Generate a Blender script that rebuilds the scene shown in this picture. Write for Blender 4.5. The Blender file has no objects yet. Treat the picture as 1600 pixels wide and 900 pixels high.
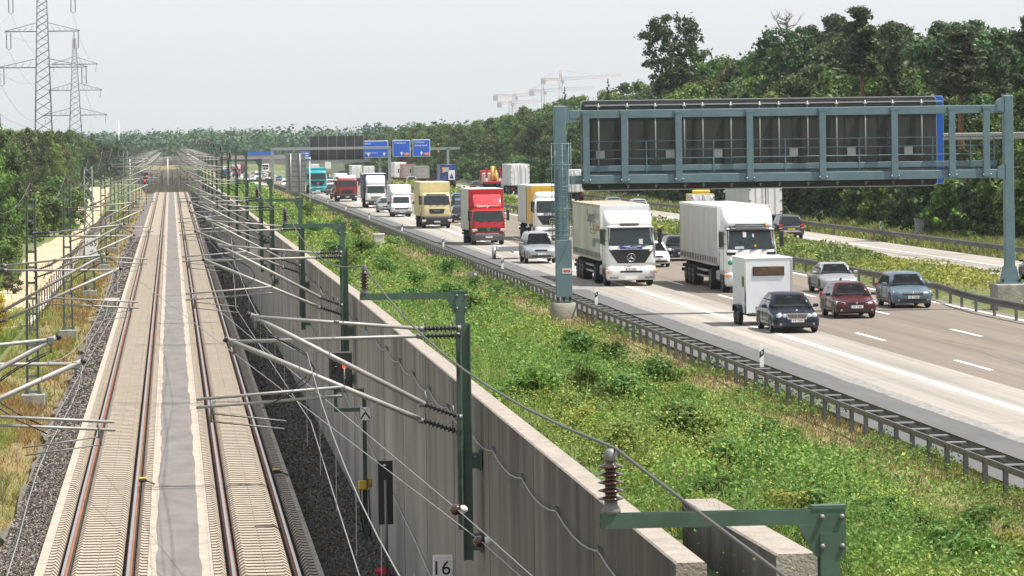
import bpy, math, random
import numpy as np
from mathutils import Vector, Matrix
R = math.radians
random.seed(7); rng = np.random.default_rng(7)
SC = bpy.context.scene
COL = SC.collection
# ---------------------------------------------------------------- camera frame
CAM_H, FPX, ROLL, YAW, PX0, PY0, U0 = 10.1, 6000.0, 0.014, math.atan(.089), 800.0, 216.5, 0.2

def ray(px, py):
    dx, dy = px - PX0, py - PY0
    xr = dx * math.cos(ROLL) - dy * math.sin(ROLL)
    yr = dx * math.sin(ROLL) + dy * math.cos(ROLL)
    return (math.sin(YAW) + math.cos(YAW) * xr / FPX, math.cos(YAW) - math.sin(YAW) * xr / FPX, -yr / FPX)

def smooth(t):
    t = min(1.0, max(0.0, t)); return t * t * (3 - 2 * t)

def road_z(v):
    return 2.7 - 3.4 * smooth((v - 560) / 500)

def road_at(px, py):
    """point of the carriageway surface seen at a photo pixel"""
    r = ray(px, py); z = 2.7
    for _ in range(30):
        d = (CAM_H - z) / -r[2]
        z = .5 * z + .5 * road_z(d * r[1])
    return (-U0 + d * r[0], d * r[1], z)

def road_u(px, u):
    r = ray(px, 300); d = (u + U0) / r[0]
    return (u, d * r[1], road_z(d * r[1]))

# ---------------------------------------------------------------- materials
MATS = {}
def mat(name, col=(.5, .5, .5), rough=.6, metal=0., spec=.5, noise=0., nscale=3., col2=None, bump=0., bscale=20.,
        coat=0., trans=0., emit=None, estr=0., vec='Object', sc=(1, 1, 1), island=0., alpha=1., detail=4.):
    if name in MATS: return MATS[name]
    m = bpy.data.materials.new(name); m.use_nodes = True
    nt = m.node_tree; N = nt.nodes; L = nt.links
    b = N['Principled BSDF']; out = N['Material Output']
    b.inputs['Roughness'].default_value = rough
    b.inputs['Metallic'].default_value = metal
    b.inputs['Specular IOR Level'].default_value = spec
    b.inputs['Coat Weight'].default_value = coat
    c = (*col, 1)
    b.inputs['Base Color'].default_value = c
    src = None
    if noise or col2 or bump:
        tc = N.new('ShaderNodeTexCoord'); mp = N.new('ShaderNodeMapping')
        mp.inputs['Scale'].default_value = sc
        L.new(tc.outputs[vec], mp.inputs[0])
    if noise or col2:
        n = N.new('ShaderNodeTexNoise'); n.inputs['Scale'].default_value = nscale; n.inputs['Detail'].default_value = detail
        n.inputs['Roughness'].default_value = .65
        L.new(mp.outputs[0], n.inputs['Vector'])
        cr = N.new('ShaderNodeValToRGB')
        cr.color_ramp.elements[0].position = .32; cr.color_ramp.elements[1].position = .68
        c2 = col2 if col2 else tuple(x * (1 - noise) for x in col)
        cr.color_ramp.elements[0].color = (*c2, 1)
        cr.color_ramp.elements[1].color = (*(tuple(min(1, x * (1 + noise * .5)) for x in col)), 1)
        L.new(n.outputs['Fac'], cr.inputs[0]); src = cr.outputs[0]
    if island:
        g = N.new('ShaderNodeNewGeometry'); mr = N.new('ShaderNodeMapRange')
        mr.inputs['To Min'].default_value = 1 - island; mr.inputs['To Max'].default_value = 1 + island
        L.new(g.outputs['Random Per Island'], mr.inputs['Value'])
        oi = N.new('ShaderNodeObjectInfo'); mr2 = N.new('ShaderNodeMapRange')
        mr2.inputs['To Min'].default_value = 1 - island * .55; mr2.inputs['To Max'].default_value = 1 + island * .55
        L.new(oi.outputs['Random'], mr2.inputs['Value'])
        mu = N.new('ShaderNodeMath'); mu.operation = 'MULTIPLY'
        L.new(mr.outputs[0], mu.inputs[0]); L.new(mr2.outputs[0], mu.inputs[1])
        hs = N.new('ShaderNodeHueSaturation')
        L.new(mu.outputs[0], hs.inputs['Value'])
        hr = N.new('ShaderNodeMapRange'); hr.inputs['To Min'].default_value = .475; hr.inputs['To Max'].default_value = .525
        L.new(oi.outputs['Random'], hr.inputs['Value']); L.new(hr.outputs[0], hs.inputs['Hue'])
        if src: L.new(src, hs.inputs['Color'])
        else: hs.inputs['Color'].default_value = c
        src = hs.outputs[0]
    if src: L.new(src, b.inputs['Base Color'])
    if bump:
        n2 = N.new('ShaderNodeTexNoise'); n2.inputs['Scale'].default_value = bscale; n2.inputs['Detail'].default_value = 5
        L.new(mp.outputs[0], n2.inputs['Vector'])
        bp = N.new('ShaderNodeBump'); bp.inputs['Strength'].default_value = bump; bp.inputs['Distance'].default_value = .05
        L.new(n2.outputs['Fac'], bp.inputs['Height']); L.new(bp.outputs[0], b.inputs['Normal'])
    if trans:
        tr = N.new('ShaderNodeBsdfTranslucent'); mx = N.new('ShaderNodeMixShader'); mx.inputs[0].default_value = trans
        if src: L.new(src, tr.inputs['Color'])
        else: tr.inputs['Color'].default_value = c
        L.new(b.outputs[0], mx.inputs[1]); L.new(tr.outputs[0], mx.inputs[2]); L.new(mx.outputs[0], out.inputs[0])
    if emit:
        b.inputs['Emission Color'].default_value = (*emit, 1); b.inputs['Emission Strength'].default_value = estr
    m.diffuse_color = c
    MATS[name] = m
    return m

def paint(name, col=(.5, .5, .5), metal=0., rough=.36, dirt=.12):
    return mat(name, col, rough, metal, .5, noise=dirt, nscale=2.2, coat=.18 if metal else .15)

# ---------------------------------------------------------------- mesh builder
class MB:
    def __init__(s): s.v = []; s.f = []; s.m = []; s.mats = []; s.sm = []
    def mi(s, m):
        if m not in s.mats: s.mats.append(m)
        return s.mats.index(m)
    def add(s, vs, fs, m, smooth=False):
        o = len(s.v); s.v += [tuple(p) for p in vs]; k = s.mi(m)
        for f in fs: s.f.append(tuple(i + o for i in f)); s.m.append(k); s.sm.append(smooth)
        return s
    def quad(s, a, b, c, d, m): return s.add([a, b, c, d], [(0, 1, 2, 3)], m)
    def box(s, c, d, m, r=0., rot=None):
        hx, hy, hz = d[0] / 2, d[1] / 2, d[2] / 2
        if r <= 0:
            vs = [(x, y, z) for x in (-hx, hx) for y in (-hy, hy) for z in (-hz, hz)]
            fs = [(0, 1, 3, 2), (4, 6, 7, 5), (0, 4, 5, 1), (2, 3, 7, 6), (0, 2, 6, 4), (1, 5, 7, 3)]
        else:
            r = min(r, hx * .95, hy * .95, hz * .95)
            vs = []; idx = {}
            for sx in (-1, 1):
                for sy in (-1, 1):
                    for sz in (-1, 1):
                        for a in range(3):
                            p = [sx * (hx - r), sy * (hy - r), sz * (hz - r)]
                            p[a] += (sx, sy, sz)[a] * r
                            idx[(sx, sy, sz, a)] = len(vs); vs.append(tuple(p))
            fs = []
            for a in range(3):
                b, c2 = [(1, 2), (0, 2), (0, 1)][a]
                for sa in (-1, 1):
                    q = []
                    for sb, sc_ in ((-1, -1), (1, -1), (1, 1), (-1, 1)):
                        k = [0, 0, 0]; k[a] = sa; k[b] = sb; k[c2] = sc_
                        q.append(idx[(*k, a)])
                    fs.append(tuple(q))
                for sb in (-1, 1):
                    for sc_ in (-1, 1):
                        q = []
                        for sa, ax in ((-1, b), (1, b), (1, c2), (-1, c2)):
                            k = [0, 0, 0]; k[a] = sa; k[b] = sb; k[c2] = sc_
                            q.append(idx[(*k, ax)])
                        fs.append(tuple(q))
            for sx in (-1, 1):
                for sy in (-1, 1):
                    for sz in (-1, 1):
                        fs.append(tuple(idx[(sx, sy, sz, a)] for a in range(3)))
        if rot is not None: vs = [tuple(rot @ Vector(p)) for p in vs]
        vs = [(p[0] + c[0], p[1] + c[1], p[2] + c[2]) for p in vs]
        return s.add(vs, fs, m)
    def tube(s, pts, r, m, n=8, cap=True, smooth=True):
        pts = [Vector(p) for p in pts]
        rs = r if isinstance(r, (list, tuple)) else [r] * len(pts)
        vs = []; fs = []
        for i, p in enumerate(pts):
            t = (pts[min(i + 1, len(pts) - 1)] - pts[max(i - 1, 0)]).normalized()
            up = Vector((0, 0, 1)) if abs(t.z) < .95 else Vector((1, 0, 0))
            a = t.cross(up).normalized(); b = a.cross(t)
            for k in range(n):
                an = 2 * math.pi * k / n
                vs.append(p + (a * math.cos(an) + b * math.sin(an)) * rs[i])
        for i in range(len(pts) - 1):
            for k in range(n):
                fs.append((i * n + k, i * n + (k + 1) % n, (i + 1) * n + (k + 1) % n, (i + 1) * n + k))
        s.add(vs, fs, m, smooth)
        if cap:
            o = len(s.v) - len(vs); k_ = s.mi(m)
            s.f.append(tuple(o + k for k in range(n))[::-1]); s.m.append(k_); s.sm.append(False)
            s.f.append(tuple(o + (len(pts) - 1) * n + k for k in range(n))); s.m.append(k_); s.sm.append(False)
        return s
    def lathe(s, prof, m, o=(0, 0, 0), axis='z', n=14, smooth=True, mdir=None):
        vs = []; fs = []
        for (r, h) in prof:
            for k in range(n):
                an = 2 * math.pi * k / n; a, b = r * math.cos(an), r * math.sin(an)
                p = (a, b, h) if axis == 'z' else ((h, a, b) if axis == 'x' else (a, h, b))
                if mdir is not None: p = mdir @ Vector(p)
                vs.append((p[0] + o[0], p[1] + o[1], p[2] + o[2]))
        for i in range(len(prof) - 1):
            for k in range(n): fs.append((i * n + k, i * n + (k + 1) % n, (i + 1) * n + (k + 1) % n, (i + 1) * n + k))
        fs.append(tuple(range(n))[::-1]); fs.append(tuple((len(prof) - 1) * n + k for k in range(n)))
        return s.add(vs, fs, m, smooth)
    def prism(s, poly, h, m, plane='xz', o=0.):
        """poly 2d, extruded from o to o+h along the third axis"""
        def P(a, b, t): return {'xz': (a, t, b), 'yz': (t, a, b), 'xy': (a, b, t)}[plane]
        n = len(poly)
        vs = [P(a, b, o) for a, b in poly] + [P(a, b, o + h) for a, b in poly]
        fs = [tuple(range(n))[::-1], tuple(range(n, 2 * n))] + [(i, (i + 1) % n, n + (i + 1) % n, n + i) for i in range(n)]
        return s.add(vs, fs, m)
    def hbeam(s, p0, p1, w, t, m, web='x'):
        """H beam between two points; web along local x or y"""
        p0, p1 = Vector(p0), Vector(p1); d = (p1 - p0); Ln = d.length; d.normalize()
        ref = Vector((1, 0, 0)) if web == 'x' else Vector((0, 1, 0))
        if abs(d.dot(ref)) > .9: ref = Vector((0, 0, 1))
        a = (ref - d * ref.dot(d)).normalized(); b = d.cross(a)
        h = w / 2
        def slab(a0, a1, b0, b1):
            vs = [q + a * x + b * y for q in (p0, p1) for x, y in ((a0, b0), (a1, b0), (a1, b1), (a0, b1))]
            s.add(vs, [(3, 2, 1, 0), (4, 5, 6, 7), (0, 1, 5, 4), (1, 2, 6, 5), (2, 3, 7, 6), (3, 0, 4, 7)], m)
        slab(-h, -h + t, -h, h); slab(h - t, h, -h, h); slab(-h + t, h - t, -t * .4, t * .4)
        return s
    def build(s, name, parent=None, loc=(0, 0, 0), kind=None, fix=True):
        me = bpy.data.meshes.new(name); me.from_pydata(s.v, [], s.f)
        for m in s.mats: me.materials.append(m)
        if s.f:
            me.polygons.foreach_set('material_index', s.m); me.polygons.foreach_set('use_smooth', s.sm)
        if fix and len(s.f) < 40000:
            import bmesh
            bm = bmesh.new(); bm.from_mesh(me); bmesh.ops.recalc_face_normals(bm, faces=bm.faces); bm.to_mesh(me); bm.free()
        me.update()
        o = bpy.data.objects.new(name, me); COL.objects.link(o); o.location = loc
        if parent: o.parent = parent
        if kind: o['kind'] = kind
        return o

def arr_mesh(name, V, F, mats, mi=None, parent=None, kind=None, loc=(0, 0, 0), attr=None):
    """quads from numpy arrays"""
    me = bpy.data.meshes.new(name); k = F.shape[1]
    me.vertices.add(len(V)); me.vertices.foreach_set('co', V.astype(np.float32).ravel())
    me.loops.add(F.size); me.loops.foreach_set('vertex_index', F.astype(np.int32).ravel())
    me.polygons.add(len(F)); me.polygons.foreach_set('loop_start', np.arange(0, F.size, k, dtype=np.int32))
    me.polygons.foreach_set('loop_total', np.full(len(F), k, dtype=np.int32))
    for m in mats: me.materials.append(m)
    if mi is not None: me.polygons.foreach_set('material_index', mi.astype(np.int32))
    me.update(calc_edges=True)
    o = bpy.data.objects.new(name, me); COL.objects.link(o); o.location = loc
    if parent: o.parent = parent
    if kind: o['kind'] = kind
    return o

def thing(name, label, cat, loc=(0, 0, 0), rotz=0., group=None):
    o = bpy.data.objects.new(name, None); COL.objects.link(o); o.location = loc; o.rotation_euler = (0, 0, rotz)
    o.empty_display_size = .2
    return tag(o, label, cat, group)
def tag(o, label, cat, group=None, kind=None):
    o['label'] = label; o['category'] = cat
    if group: o['group'] = group
    if kind: o['kind'] = kind
    return o
def children(o): return KIDS.get(o.name, None) or [c for c in bpy.data.objects if c.parent == o]
KIDS = {}
def copy_tree(o, loc=None, rotz=None, label=None, group=None, scale=None, par=None):
    if o.name not in KIDS: KIDS[o.name] = [c for c in bpy.data.objects if c.parent == o]
    c = o.copy(); COL.objects.link(c)
    if par: c.parent = par
    if loc is not None: c.location = loc
    if rotz is not None: c.rotation_euler = (0, 0, rotz)
    if scale is not None: c.scale = scale if isinstance(scale, (tuple, list)) else (scale,) * 3
    if label: c['label'] = label
    if group: c['group'] = group
    for k in KIDS[o.name]: copy_tree(k, par=c)
    return c
def text(name, s, size, m, parent, loc, rot=(R(90), 0, 0), ext=.004, align='CENTER', sx=1.):
    cu = bpy.data.curves.new(name, 'FONT'); cu.body = s; cu.size = size; cu.extrude = ext; cu.align_x = align; cu.align_y = 'CENTER'
    cu.materials.append(m)
    c = bpy.data.objects.new(name + '_curve', cu); COL.objects.link(c)
    me = bpy.data.meshes.new_from_object(c); bpy.data.objects.remove(c); bpy.data.curves.remove(cu)
    if not me.materials: me.materials.append(m)
    o = bpy.data.objects.new(name, me); COL.objects.link(o); o.location = loc; o.rotation_euler = rot; o.scale = (sx, 1, 1)
    if parent: o.parent = parent
    return o
ORD = 'nearest second third fourth fifth sixth seventh eighth ninth tenth eleventh twelfth thirteenth fourteenth fifteenth sixteenth seventeenth eighteenth nineteenth twentieth twenty-first twenty-second twenty-third twenty-fourth twenty-fifth twenty-sixth'.split()

# ring loft: stacked rounded rectangles (z, half width, y front, y back, corner radius)
class RL:
    def __init__(s, rings): s.r = sorted(rings)
    def at(s, z):
        r = s.r
        if z <= r[0][0]: return r[0]
        for a, b in zip(r, r[1:]):
            if z <= b[0]:
                t = (z - a[0]) / (b[0] - a[0] + 1e-9)
                return tuple(x + (y - x) * t for x, y in zip(a, b))
        return r[-1]
    def mesh(s, mb, m, smooth=True, n=4, open_front=0):
        vs = []; fs = []; k = 4 * (n + 1)
        for z, w, y0, y1, rd in s.r:
            for cx, cy, a0 in ((w - rd, y1 - rd, 0), (-w + rd, y1 - rd, 90), (-w + rd, y0 + rd, 180), (w - rd, y0 + rd, 270)):
                for i in range(n + 1):
                    a = R(a0 + 90 * i / n); vs.append((cx + rd * math.cos(a), cy + rd * math.sin(a), z))
        for j in range(len(s.r) - 1):
            for i in range(k):
                if j < open_front and i == 3 * (n + 1) - 1: continue
                fs.append((j * k + i, j * k + (i + 1) % k, (j + 1) * k + (i + 1) % k, (j + 1) * k + i))
        mb.add(vs, fs, m, smooth)
        o = len(mb.v) - len(vs); q = mb.mi(m)
        mb.f.append(tuple(o + i for i in range(k))[::-1]); mb.m.append(q); mb.sm.append(False)
        mb.f.append(tuple(o + (len(s.r) - 1) * k + i for i in range(k))); mb.m.append(q); mb.sm.append(False)
        return mb
    def yx(s, x, z, back=False):
        _, w, y0, y1, rd = s.at(z); e = max(0, abs(x) - (w - rd)); e = min(e, rd * .999)
        dy = rd - math.sqrt(rd * rd - e * e)
        return (y1 - dy) if back else (y0 + dy)
    def patch(s, mb, m, z1, z2, a1, b1, a2, b2, off=.008, back=False, nx=8, nz=4, smooth=True):
        """patch on the front (or back): x range a1..b1 at z1 and a2..b2 at z2"""
        vs = []; fs = []
        for j in range(nz + 1):
            t = j / nz; z = z1 + (z2 - z1) * t; a = a1 + (a2 - a1) * t; b = b1 + (b2 - b1) * t
            for i in range(nx + 1):
                x = a + (b - a) * i / nx
                vs.append((x, s.yx(x, z, back) + (off if back else -off), z))
        for j in range(nz):
            for i in range(nx): fs.append((j * (nx + 1) + i, j * (nx + 1) + i + 1, (j + 1) * (nx + 1) + i + 1, (j + 1) * (nx + 1) + i))
        return mb.add(vs, fs, m, smooth)
    def side(s, mb, m, z1, z2, a1, b1, a2, b2, sd, off=.008, nz=3):
        vs = []; fs = []
        for j in range(nz + 1):
            t = j / nz; z = z1 + (z2 - z1) * t; w = s.at(z)[1] + off
            vs += [(sd * w, a1 + (a2 - a1) * t, z), (sd * w, b1 + (b2 - b1) * t, z)]
        for j in range(nz): fs.append((2 * j, 2 * j + 1, 2 * j + 3, 2 * j + 2))
        return mb.add(vs, fs, m, True)
# ================================================================= vehicles
GLASS = mat('glass', (.014, .019, .021), .06, 0, .45)
GLASSB = mat('screen_glass', (.022, .030, .032), .06, 0, .45)
def clear_glass():
    m = bpy.data.materials.new('clear_glass'); m.use_nodes = True; nt = m.node_tree; N = nt.nodes; N.remove(N['Principled BSDF'])
    a = N.new('ShaderNodeBsdfTransparent'); a.inputs[0].default_value = (.74, .80, .78, 1); g = N.new('ShaderNodeBsdfGlossy'); g.inputs['Roughness'].default_value = .03
    f = N.new('ShaderNodeFresnel'); f.inputs[0].default_value = 1.5; x = N.new('ShaderNodeMixShader')
    nt.links.new(f.outputs[0], x.inputs[0]); nt.links.new(a.outputs[0], x.inputs[1]); nt.links.new(g.outputs[0], x.inputs[2]); nt.links.new(x.outputs[0], N['Material Output'].inputs[0]); return m
CLEARG = clear_glass()
TYRE = mat('tyre', (.015, .015, .016), .85, noise=.3, nscale=6)
RIM = mat('rim', (.5, .5, .52), .3, .8)
STEELRIM = mat('steel_rim', (.22, .22, .23), .5, .4)
BLACK = mat('black_plastic', (.018, .018, .02), .5)
DARK = mat('chassis', (.03, .03, .032), .8, noise=.4)
CHROME = mat('chrome', (.75, .75, .77), .12, 1.)
LAMP = mat('lamp_glass', (.58, .60, .62), .12, .3, coat=.8)
AMBER = mat('amber_lens', (.8, .25, .03), .25, coat=.5)
REDL = mat('red_lens', (.45, .015, .015), .2, coat=.6)
PLATE = mat('plate_white', (.75, .75, .72), .5)
PLATEY = mat('plate_yellow', (.75, .5, .03), .5)
PBLUE = mat('plate_blue', (.02, .06, .4), .5)
INK = mat('ink', (.01, .01, .012), .6)
WHITE = paint('white_paint', (.78, .78, .77), dirt=.08)
SEATM = mat('seat_fabric', (.17, .17, .17), .9)
SKIN = mat('skin', (.45, .27, .2), .6)
HIVIS = mat('high_visibility_cloth', (.35, .75, .08), .8)

def wheel(par, x, y, r, w, rim=RIM, name='wheel'):
    sd = 1 if x > 0 else -1
    t = MB().lathe([(r * .62, -w / 2 + .01), (r * .92, -w / 2), (r, -w / 2 + .03), (r, w / 2 - .03), (r * .92, w / 2), (r * .62, w / 2 - .01)], TYRE, axis='x', n=20)
    o = t.build(name, par, (x, y, r))
    h = sd * w / 2
    q = MB().lathe([(r * .64, h * .55), (r * .64, h * .96), (r * .56, h * .98), (r * .5, h * .8), (r * .2, h * .86), (r * .14, h * 1.02), (.01, h * 1.03)], rim, axis='x', n=14)
    for k in range(5):
        a = 2 * math.pi * k / 5
        q.box((h * .9, math.cos(a) * r * .36, math.sin(a) * r * .36), (.03, .05, .05), BLACK)
    q.build('rim', o)
    return o

def number_plate(par, loc, s='', rear=False, yellow=False, w=.52):
    m = MB(); sg = 1 if rear else -1
    m.box((0, 0, 0), (w, .012, .115), PLATEY if yellow else PLATE)
    if not yellow: m.box((-w / 2 * .91, sg * .004, 0), (.045, .012, .112), PBLUE)
    k = w / 9
    for i in range(7):   # raised characters
        if i in (2,): continue
        x = (-3 + i) * k + .04
        m.box((x - .012, sg * .007, 0), (.010, .006, .07), INK)
        m.box((x + .004, sg * .007, .03 if i % 2 else -.005), (.026, .006, .012), INK)
        if i % 3: m.box((x + .014, sg * .007, .0), (.010, .006, .07), INK)
    return m.build('number_plate', par, loc)

def car(label, pos, pm, L=4.5, W=1.76, H=1.44, style='hatch', nose='plain', back=False, group=None, rear=False, cat='car', name='car', rot=0., detail=True, plate=True, people=1):
    """front of the car at local y = -L/2"""
    u, v, z = pos
    cy = v + L / 2 if not rear else v + L / 2
    t = thing(name, label, cat, (u, cy, z), (math.pi if rear else 0) + rot, group)
    hw = W / 2; bz = .62 * H if style != 'suv' else .6 * H; cl = .2 if style != 'suv' else .3
    S = {  # greenhouse: cowl y, windscreen top y, roof rear y, rear glass base y ; boot height factor
        'sedan': (.27, .40, .70, .86, .96), 'hatch': (.24, .38, .83, .965, 1.), 'estate': (.26, .38, .9, .985, 1.),
        'suv': (.27, .38, .9, .985, 1.), 'coupe': (.27, .42, .62, .88, .98), 'mini': (.2, .34, .86, .98, 1.), 'mpv': (.16, .32, .9, .99, 1.)}[style]
    y0 = -L / 2
    hood = bz * (.94 if style in ('sedan', 'coupe') else .97)
    st = [(0, cl + .17, bz * .66, .70), (.03, cl + .06, bz * .72, .85), (.14, cl, bz * .79, .945), (.4, cl, hood * .87, .985), (.8, cl, hood * .945, 1.),
          (S[0] * L, cl, bz, 1.), (.5 * L, cl, bz * 1.02, 1.), (S[3] * L - .1, cl, bz * 1.03 * S[4], .995), (L - .3, cl, bz * S[4] * 1.0, .975),
          (L - .1, cl + .04, bz * S[4] * .95, .93), (L - .02, cl + .1, bz * S[4] * .86, .86), (L, cl + .18, bz * .72, .74)]
    b = MB(); vs = []; fs = []
    K = None
    for (y, zb, zt, w) in st:
        h = zt - zb; w *= hw
        half = [(.0, zb), (.8 * w, zb), (.955 * w, zb + .06 * h), (.99 * w, zb + .2 * h), (w, zb + .45 * h), (.99 * w, zb + .66 * h), (.965 * w, zb + .86 * h), (.9 * w, zb + .97 * h), (.6 * w, zt + .012), (0, zt + .03)]
        ring = [(x, y0 + y, zz) for x, zz in half] + [(-x, y0 + y, zz) for x, zz in half[-2:0:-1]]
        K = len(ring); vs += ring
    for j in range(len(st) - 1):
        for i in range(K): fs.append((j * K + i, j * K + (i + 1) % K, (j + 1) * K + (i + 1) % K, (j + 1) * K + i))
    fs += [tuple(range(K))[::-1], tuple((len(st) - 1) * K + i for i in range(K))]
    b.add(vs, fs, pm, True)
    wr = .315 if style not in ('suv',) else .36
    wy = (y0 + .19 * L, y0 + .775 * L)
    for yy in wy:   # wheel arches: dark half-discs just proud of the body side, and a lip
        for sd in (-1, 1):
            ar = [(sd * (hw + .004), yy + math.cos(a) * (wr + .05), wr + math.sin(a) * (wr + .05)) for a in [math.pi * k / 12 for k in range(13)]]
            n0 = len(ar); ar2 = [(sd * (hw - .22), p[1], p[2]) for p in ar]
            b.add(ar + ar2, [tuple(range(n0))] + [(i, i + 1, n0 + i + 1, n0 + i) for i in range(n0 - 1)], BLACK)
    b.box((0, y0 + L / 2, cl + .02), (W * .9, L * .92, .06), BLACK)
    for sd in (-1, 1):   # door shut lines
        for yy in (S[0] + .1, (S[0] + S[2]) / 2 + .06, S[2] + .03)[:3 if style != 'coupe' else 2]:
            b.box((sd * hw * .995, y0 + yy * L, (cl + bz) / 2 + .08), (.012, .012, (bz - cl) * .62), BLACK)
        b.box((sd * (hw + .003), y0 + L * .5, cl + .26 * (bz - cl)), (.014, L * .32, .05), BLACK if nose != 'merc' else pm)
    b.build('body', t)
    # greenhouse
    c0, c1, c2, c3 = (y0 + L * q for q in S[:4])
    tw = .70 if style in ('suv', 'mpv') else .66
    if style in ('hatch', 'estate', 'mini'): tw = .68
    rg = RL([(bz * .97, hw * .93, c0, c3, .14), (bz + (H - bz) * .55, hw * (.93 * .42 + tw * 1.06 * .58), c0 + (c1 - c0) * .54, c3 + (c2 - c3) * .5, .14),
             (H - .075, hw * tw * 1.06, c1 - .04, c2 + .05, .16), (H - .02, hw * tw * .98, c1 + .06, c2 - .03, .16), (H, hw * tw * .8, c1 + .2, c2 - .15, .16), (H + .022, hw * tw * .5, c1 + .42, c2 - .38, .12), (H + .03, hw * tw * .2, c1 + .6, c2 - .56, .08)])
    inside = detail and v < 245 and not rear
    r = MB(); rg.mesh(r, pm, open_front=2 if inside else 0); r.build('roof', t)
    zb, zt = bz + .03, H - .07
    m = MB(); rg.patch(m, CLEARG if inside else GLASSB, zb, zt, -hw * .8, hw * .8, -hw * tw * .93, hw * tw * .93)
    ws = m.build('windscreen', t)
    if detail:
        w = MB()
        for s0 in (-.35, .15): w.tube([(s0 * W, rg.yx(s0 * W, zb) - .02, zb), (s0 * W + .3, rg.yx(s0 * W + .3, zb + .1) - .02, zb + .05)], .008, BLACK, 5)
        w.build('wiper', ws)
    if inside:
        mid_ = (c1 + c2) / 2 - .1
        m = MB(); m.box((0, (c0 + c3) / 2 + .05, bz + .02), (hw * 1.55, (c3 - c0) * .82, .05), BLACK); m.box((0, c0 + .5, bz + .07), (hw * 1.45, .5, .07), DARK, .03); m.box((0, (c1 + c2) / 2, H - .1), (hw * tw * 1.6, (c2 - c1) * .9, .02), SEATM)
        for sd in (-1, 1): m.box((sd * hw * .80, mid_, bz + .16), (.03, 1.6, .3), BLACK)
        m.box((0, mid_ + .9, bz + .22), (hw * 1.3, .2, .42), SEATM, .06)
        m.tube([(.36 + .17 * math.cos(a_), c0 + .72 + .05 * math.sin(a_), bz + .08 + .16 * math.sin(a_)) for a_ in [2 * math.pi * q / 14 for q in range(15)]], .016, BLACK, 5); m.build('interior', t)
        for sd in (-1, 1):
            m = MB(); m.box((sd * .36, mid_, bz + .12), (.44, .16, .34), SEATM, .07); m.box((sd * .36, mid_ + .02, bz + .36), (.24, .09, .16), SEATM, .04); m.build('seat', t)
        m = MB(); m.box((0, rg.yx(0, zt - .1) + .05, zt - .1), (.22, .03, .06), BLACK, .02); m.build('rear_view_mirror', t)
    m = MB(); rg.patch(m, GLASS, zb, zt - .02, -hw * .78, hw * .78, -hw * tw * .9, hw * tw * .9, back=True); m.build('rear_window', t)
    mid = (c1 + c2) / 2 + .05
    for sd in (-1, 1):
        m = MB()
        f0 = c0 + .2; f1 = c1 + .06
        rg.side(m, GLASS, zb, zt - .03, f0 + .08, mid - .05, f1 + .05, mid - .05, sd)
        if style == 'coupe': pass
        rg.side(m, GLASS, zb, zt - .03, mid + .03, c3 - .3, mid + .03, c2 - .12, sd)
        m.build('side_window', t)
        m = MB(); m.box((sd * (hw + .08), c0 + .34, bz + .08), (.2, .09, .13), pm if nose != 'old' else BLACK, .03)
        m.box((sd * (hw + .08), c0 + .39, bz + .08), (.17, .01, .1), GLASS); m.box((sd * (hw - .02), c0 + .34, bz + .03), (.14, .05, .03), BLACK)
        m.build('wing_mirror', t)
    for yy in wy:
        for sd in (-1, 1): wheel(t, sd * (hw - .11), yy, wr, .2)
    # front
    ny = y0
    hz = cl + (bz - cl) * .60
    if nose == 'merc':
        for sd in (-1, 1):
            m = MB()
            for xx, rr, yy in ((.66 * hw + .06, .105, .045), (.66 * hw - .14, .08, .02)):
                m.lathe([(rr, .1), (rr, .02), (rr * .96, -.01), (rr * .5, -.028), (.01, -.034)], LAMP, (sd * xx, ny + yy, hz + .03), 'y', 16)
                m.lathe([(rr * 1.12, .1), (rr * 1.12, .03), (rr, .02)], CHROME, (sd * xx, ny + yy + .002, hz + .03), 'y', 16)
            m.build('headlight', t)
        m = MB(); m.prism([(-.36, hz - .09), (.36, hz - .09), (.42, hz + .13), (-.42, hz + .13)], .06, CHROME, 'xz', ny - .03)
        m.prism([(-.32, hz - .06), (.32, hz - .06), (.375, hz + .1), (-.375, hz + .1)], .06, BLACK, 'xz', ny - .036)
        for k in range(4): m.box((0, ny - .04, hz - .045 + k * .042), (.64 + k * .03, .012, .012), CHROME)
        m.box((0, ny - .04, hz + .02), (.022, .012, .16), CHROME)
        m.build('grille', t)
        m = MB(); m.lathe([(.04, -.006), (.04, .006)], CHROME, (0, ny + .08, hz + .24), 'y', 12); m.box((0, ny + .08, hz + .18), (.012, .012, .06), CHROME); m.build('hood_emblem', t)
    else:
        sl = {'slim': (.34, .13, .06), 'round': (.34, .2, .2), 'old': (.32, .12, .04), 'plain': (.34, .17, .1), 'lion': (.42, .15, .22)}[nose]
        for sd in (-1, 1):
            m = MB()
            x1, x0 = sd * (hw * .93), sd * (hw * .93 - sl[0])
            dy = sl[2]
            P = [(x0, ny - .012, hz - sl[1] / 2 + .02), (x1, ny + .10 + dy, hz - sl[1] / 2 + .05), (x1, ny + .2 + dy, hz + sl[1] / 2 + .05), (x0, ny + .03, hz + sl[1] / 2)]
            Q = [(p[0], p[1] + .12, p[2]) for p in P]
            m.add(P + Q, [(0, 1, 2, 3), (4, 7, 6, 5), (0, 4, 5, 1), (1, 5, 6, 2), (2, 6, 7, 3), (3, 7, 4, 0)], LAMP)
            m.build('headlight', t)
        m = MB()
        gw = {'slim': .42, 'round': .36, 'old': .36, 'plain': .36, 'lion': .44}[nose]
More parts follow.
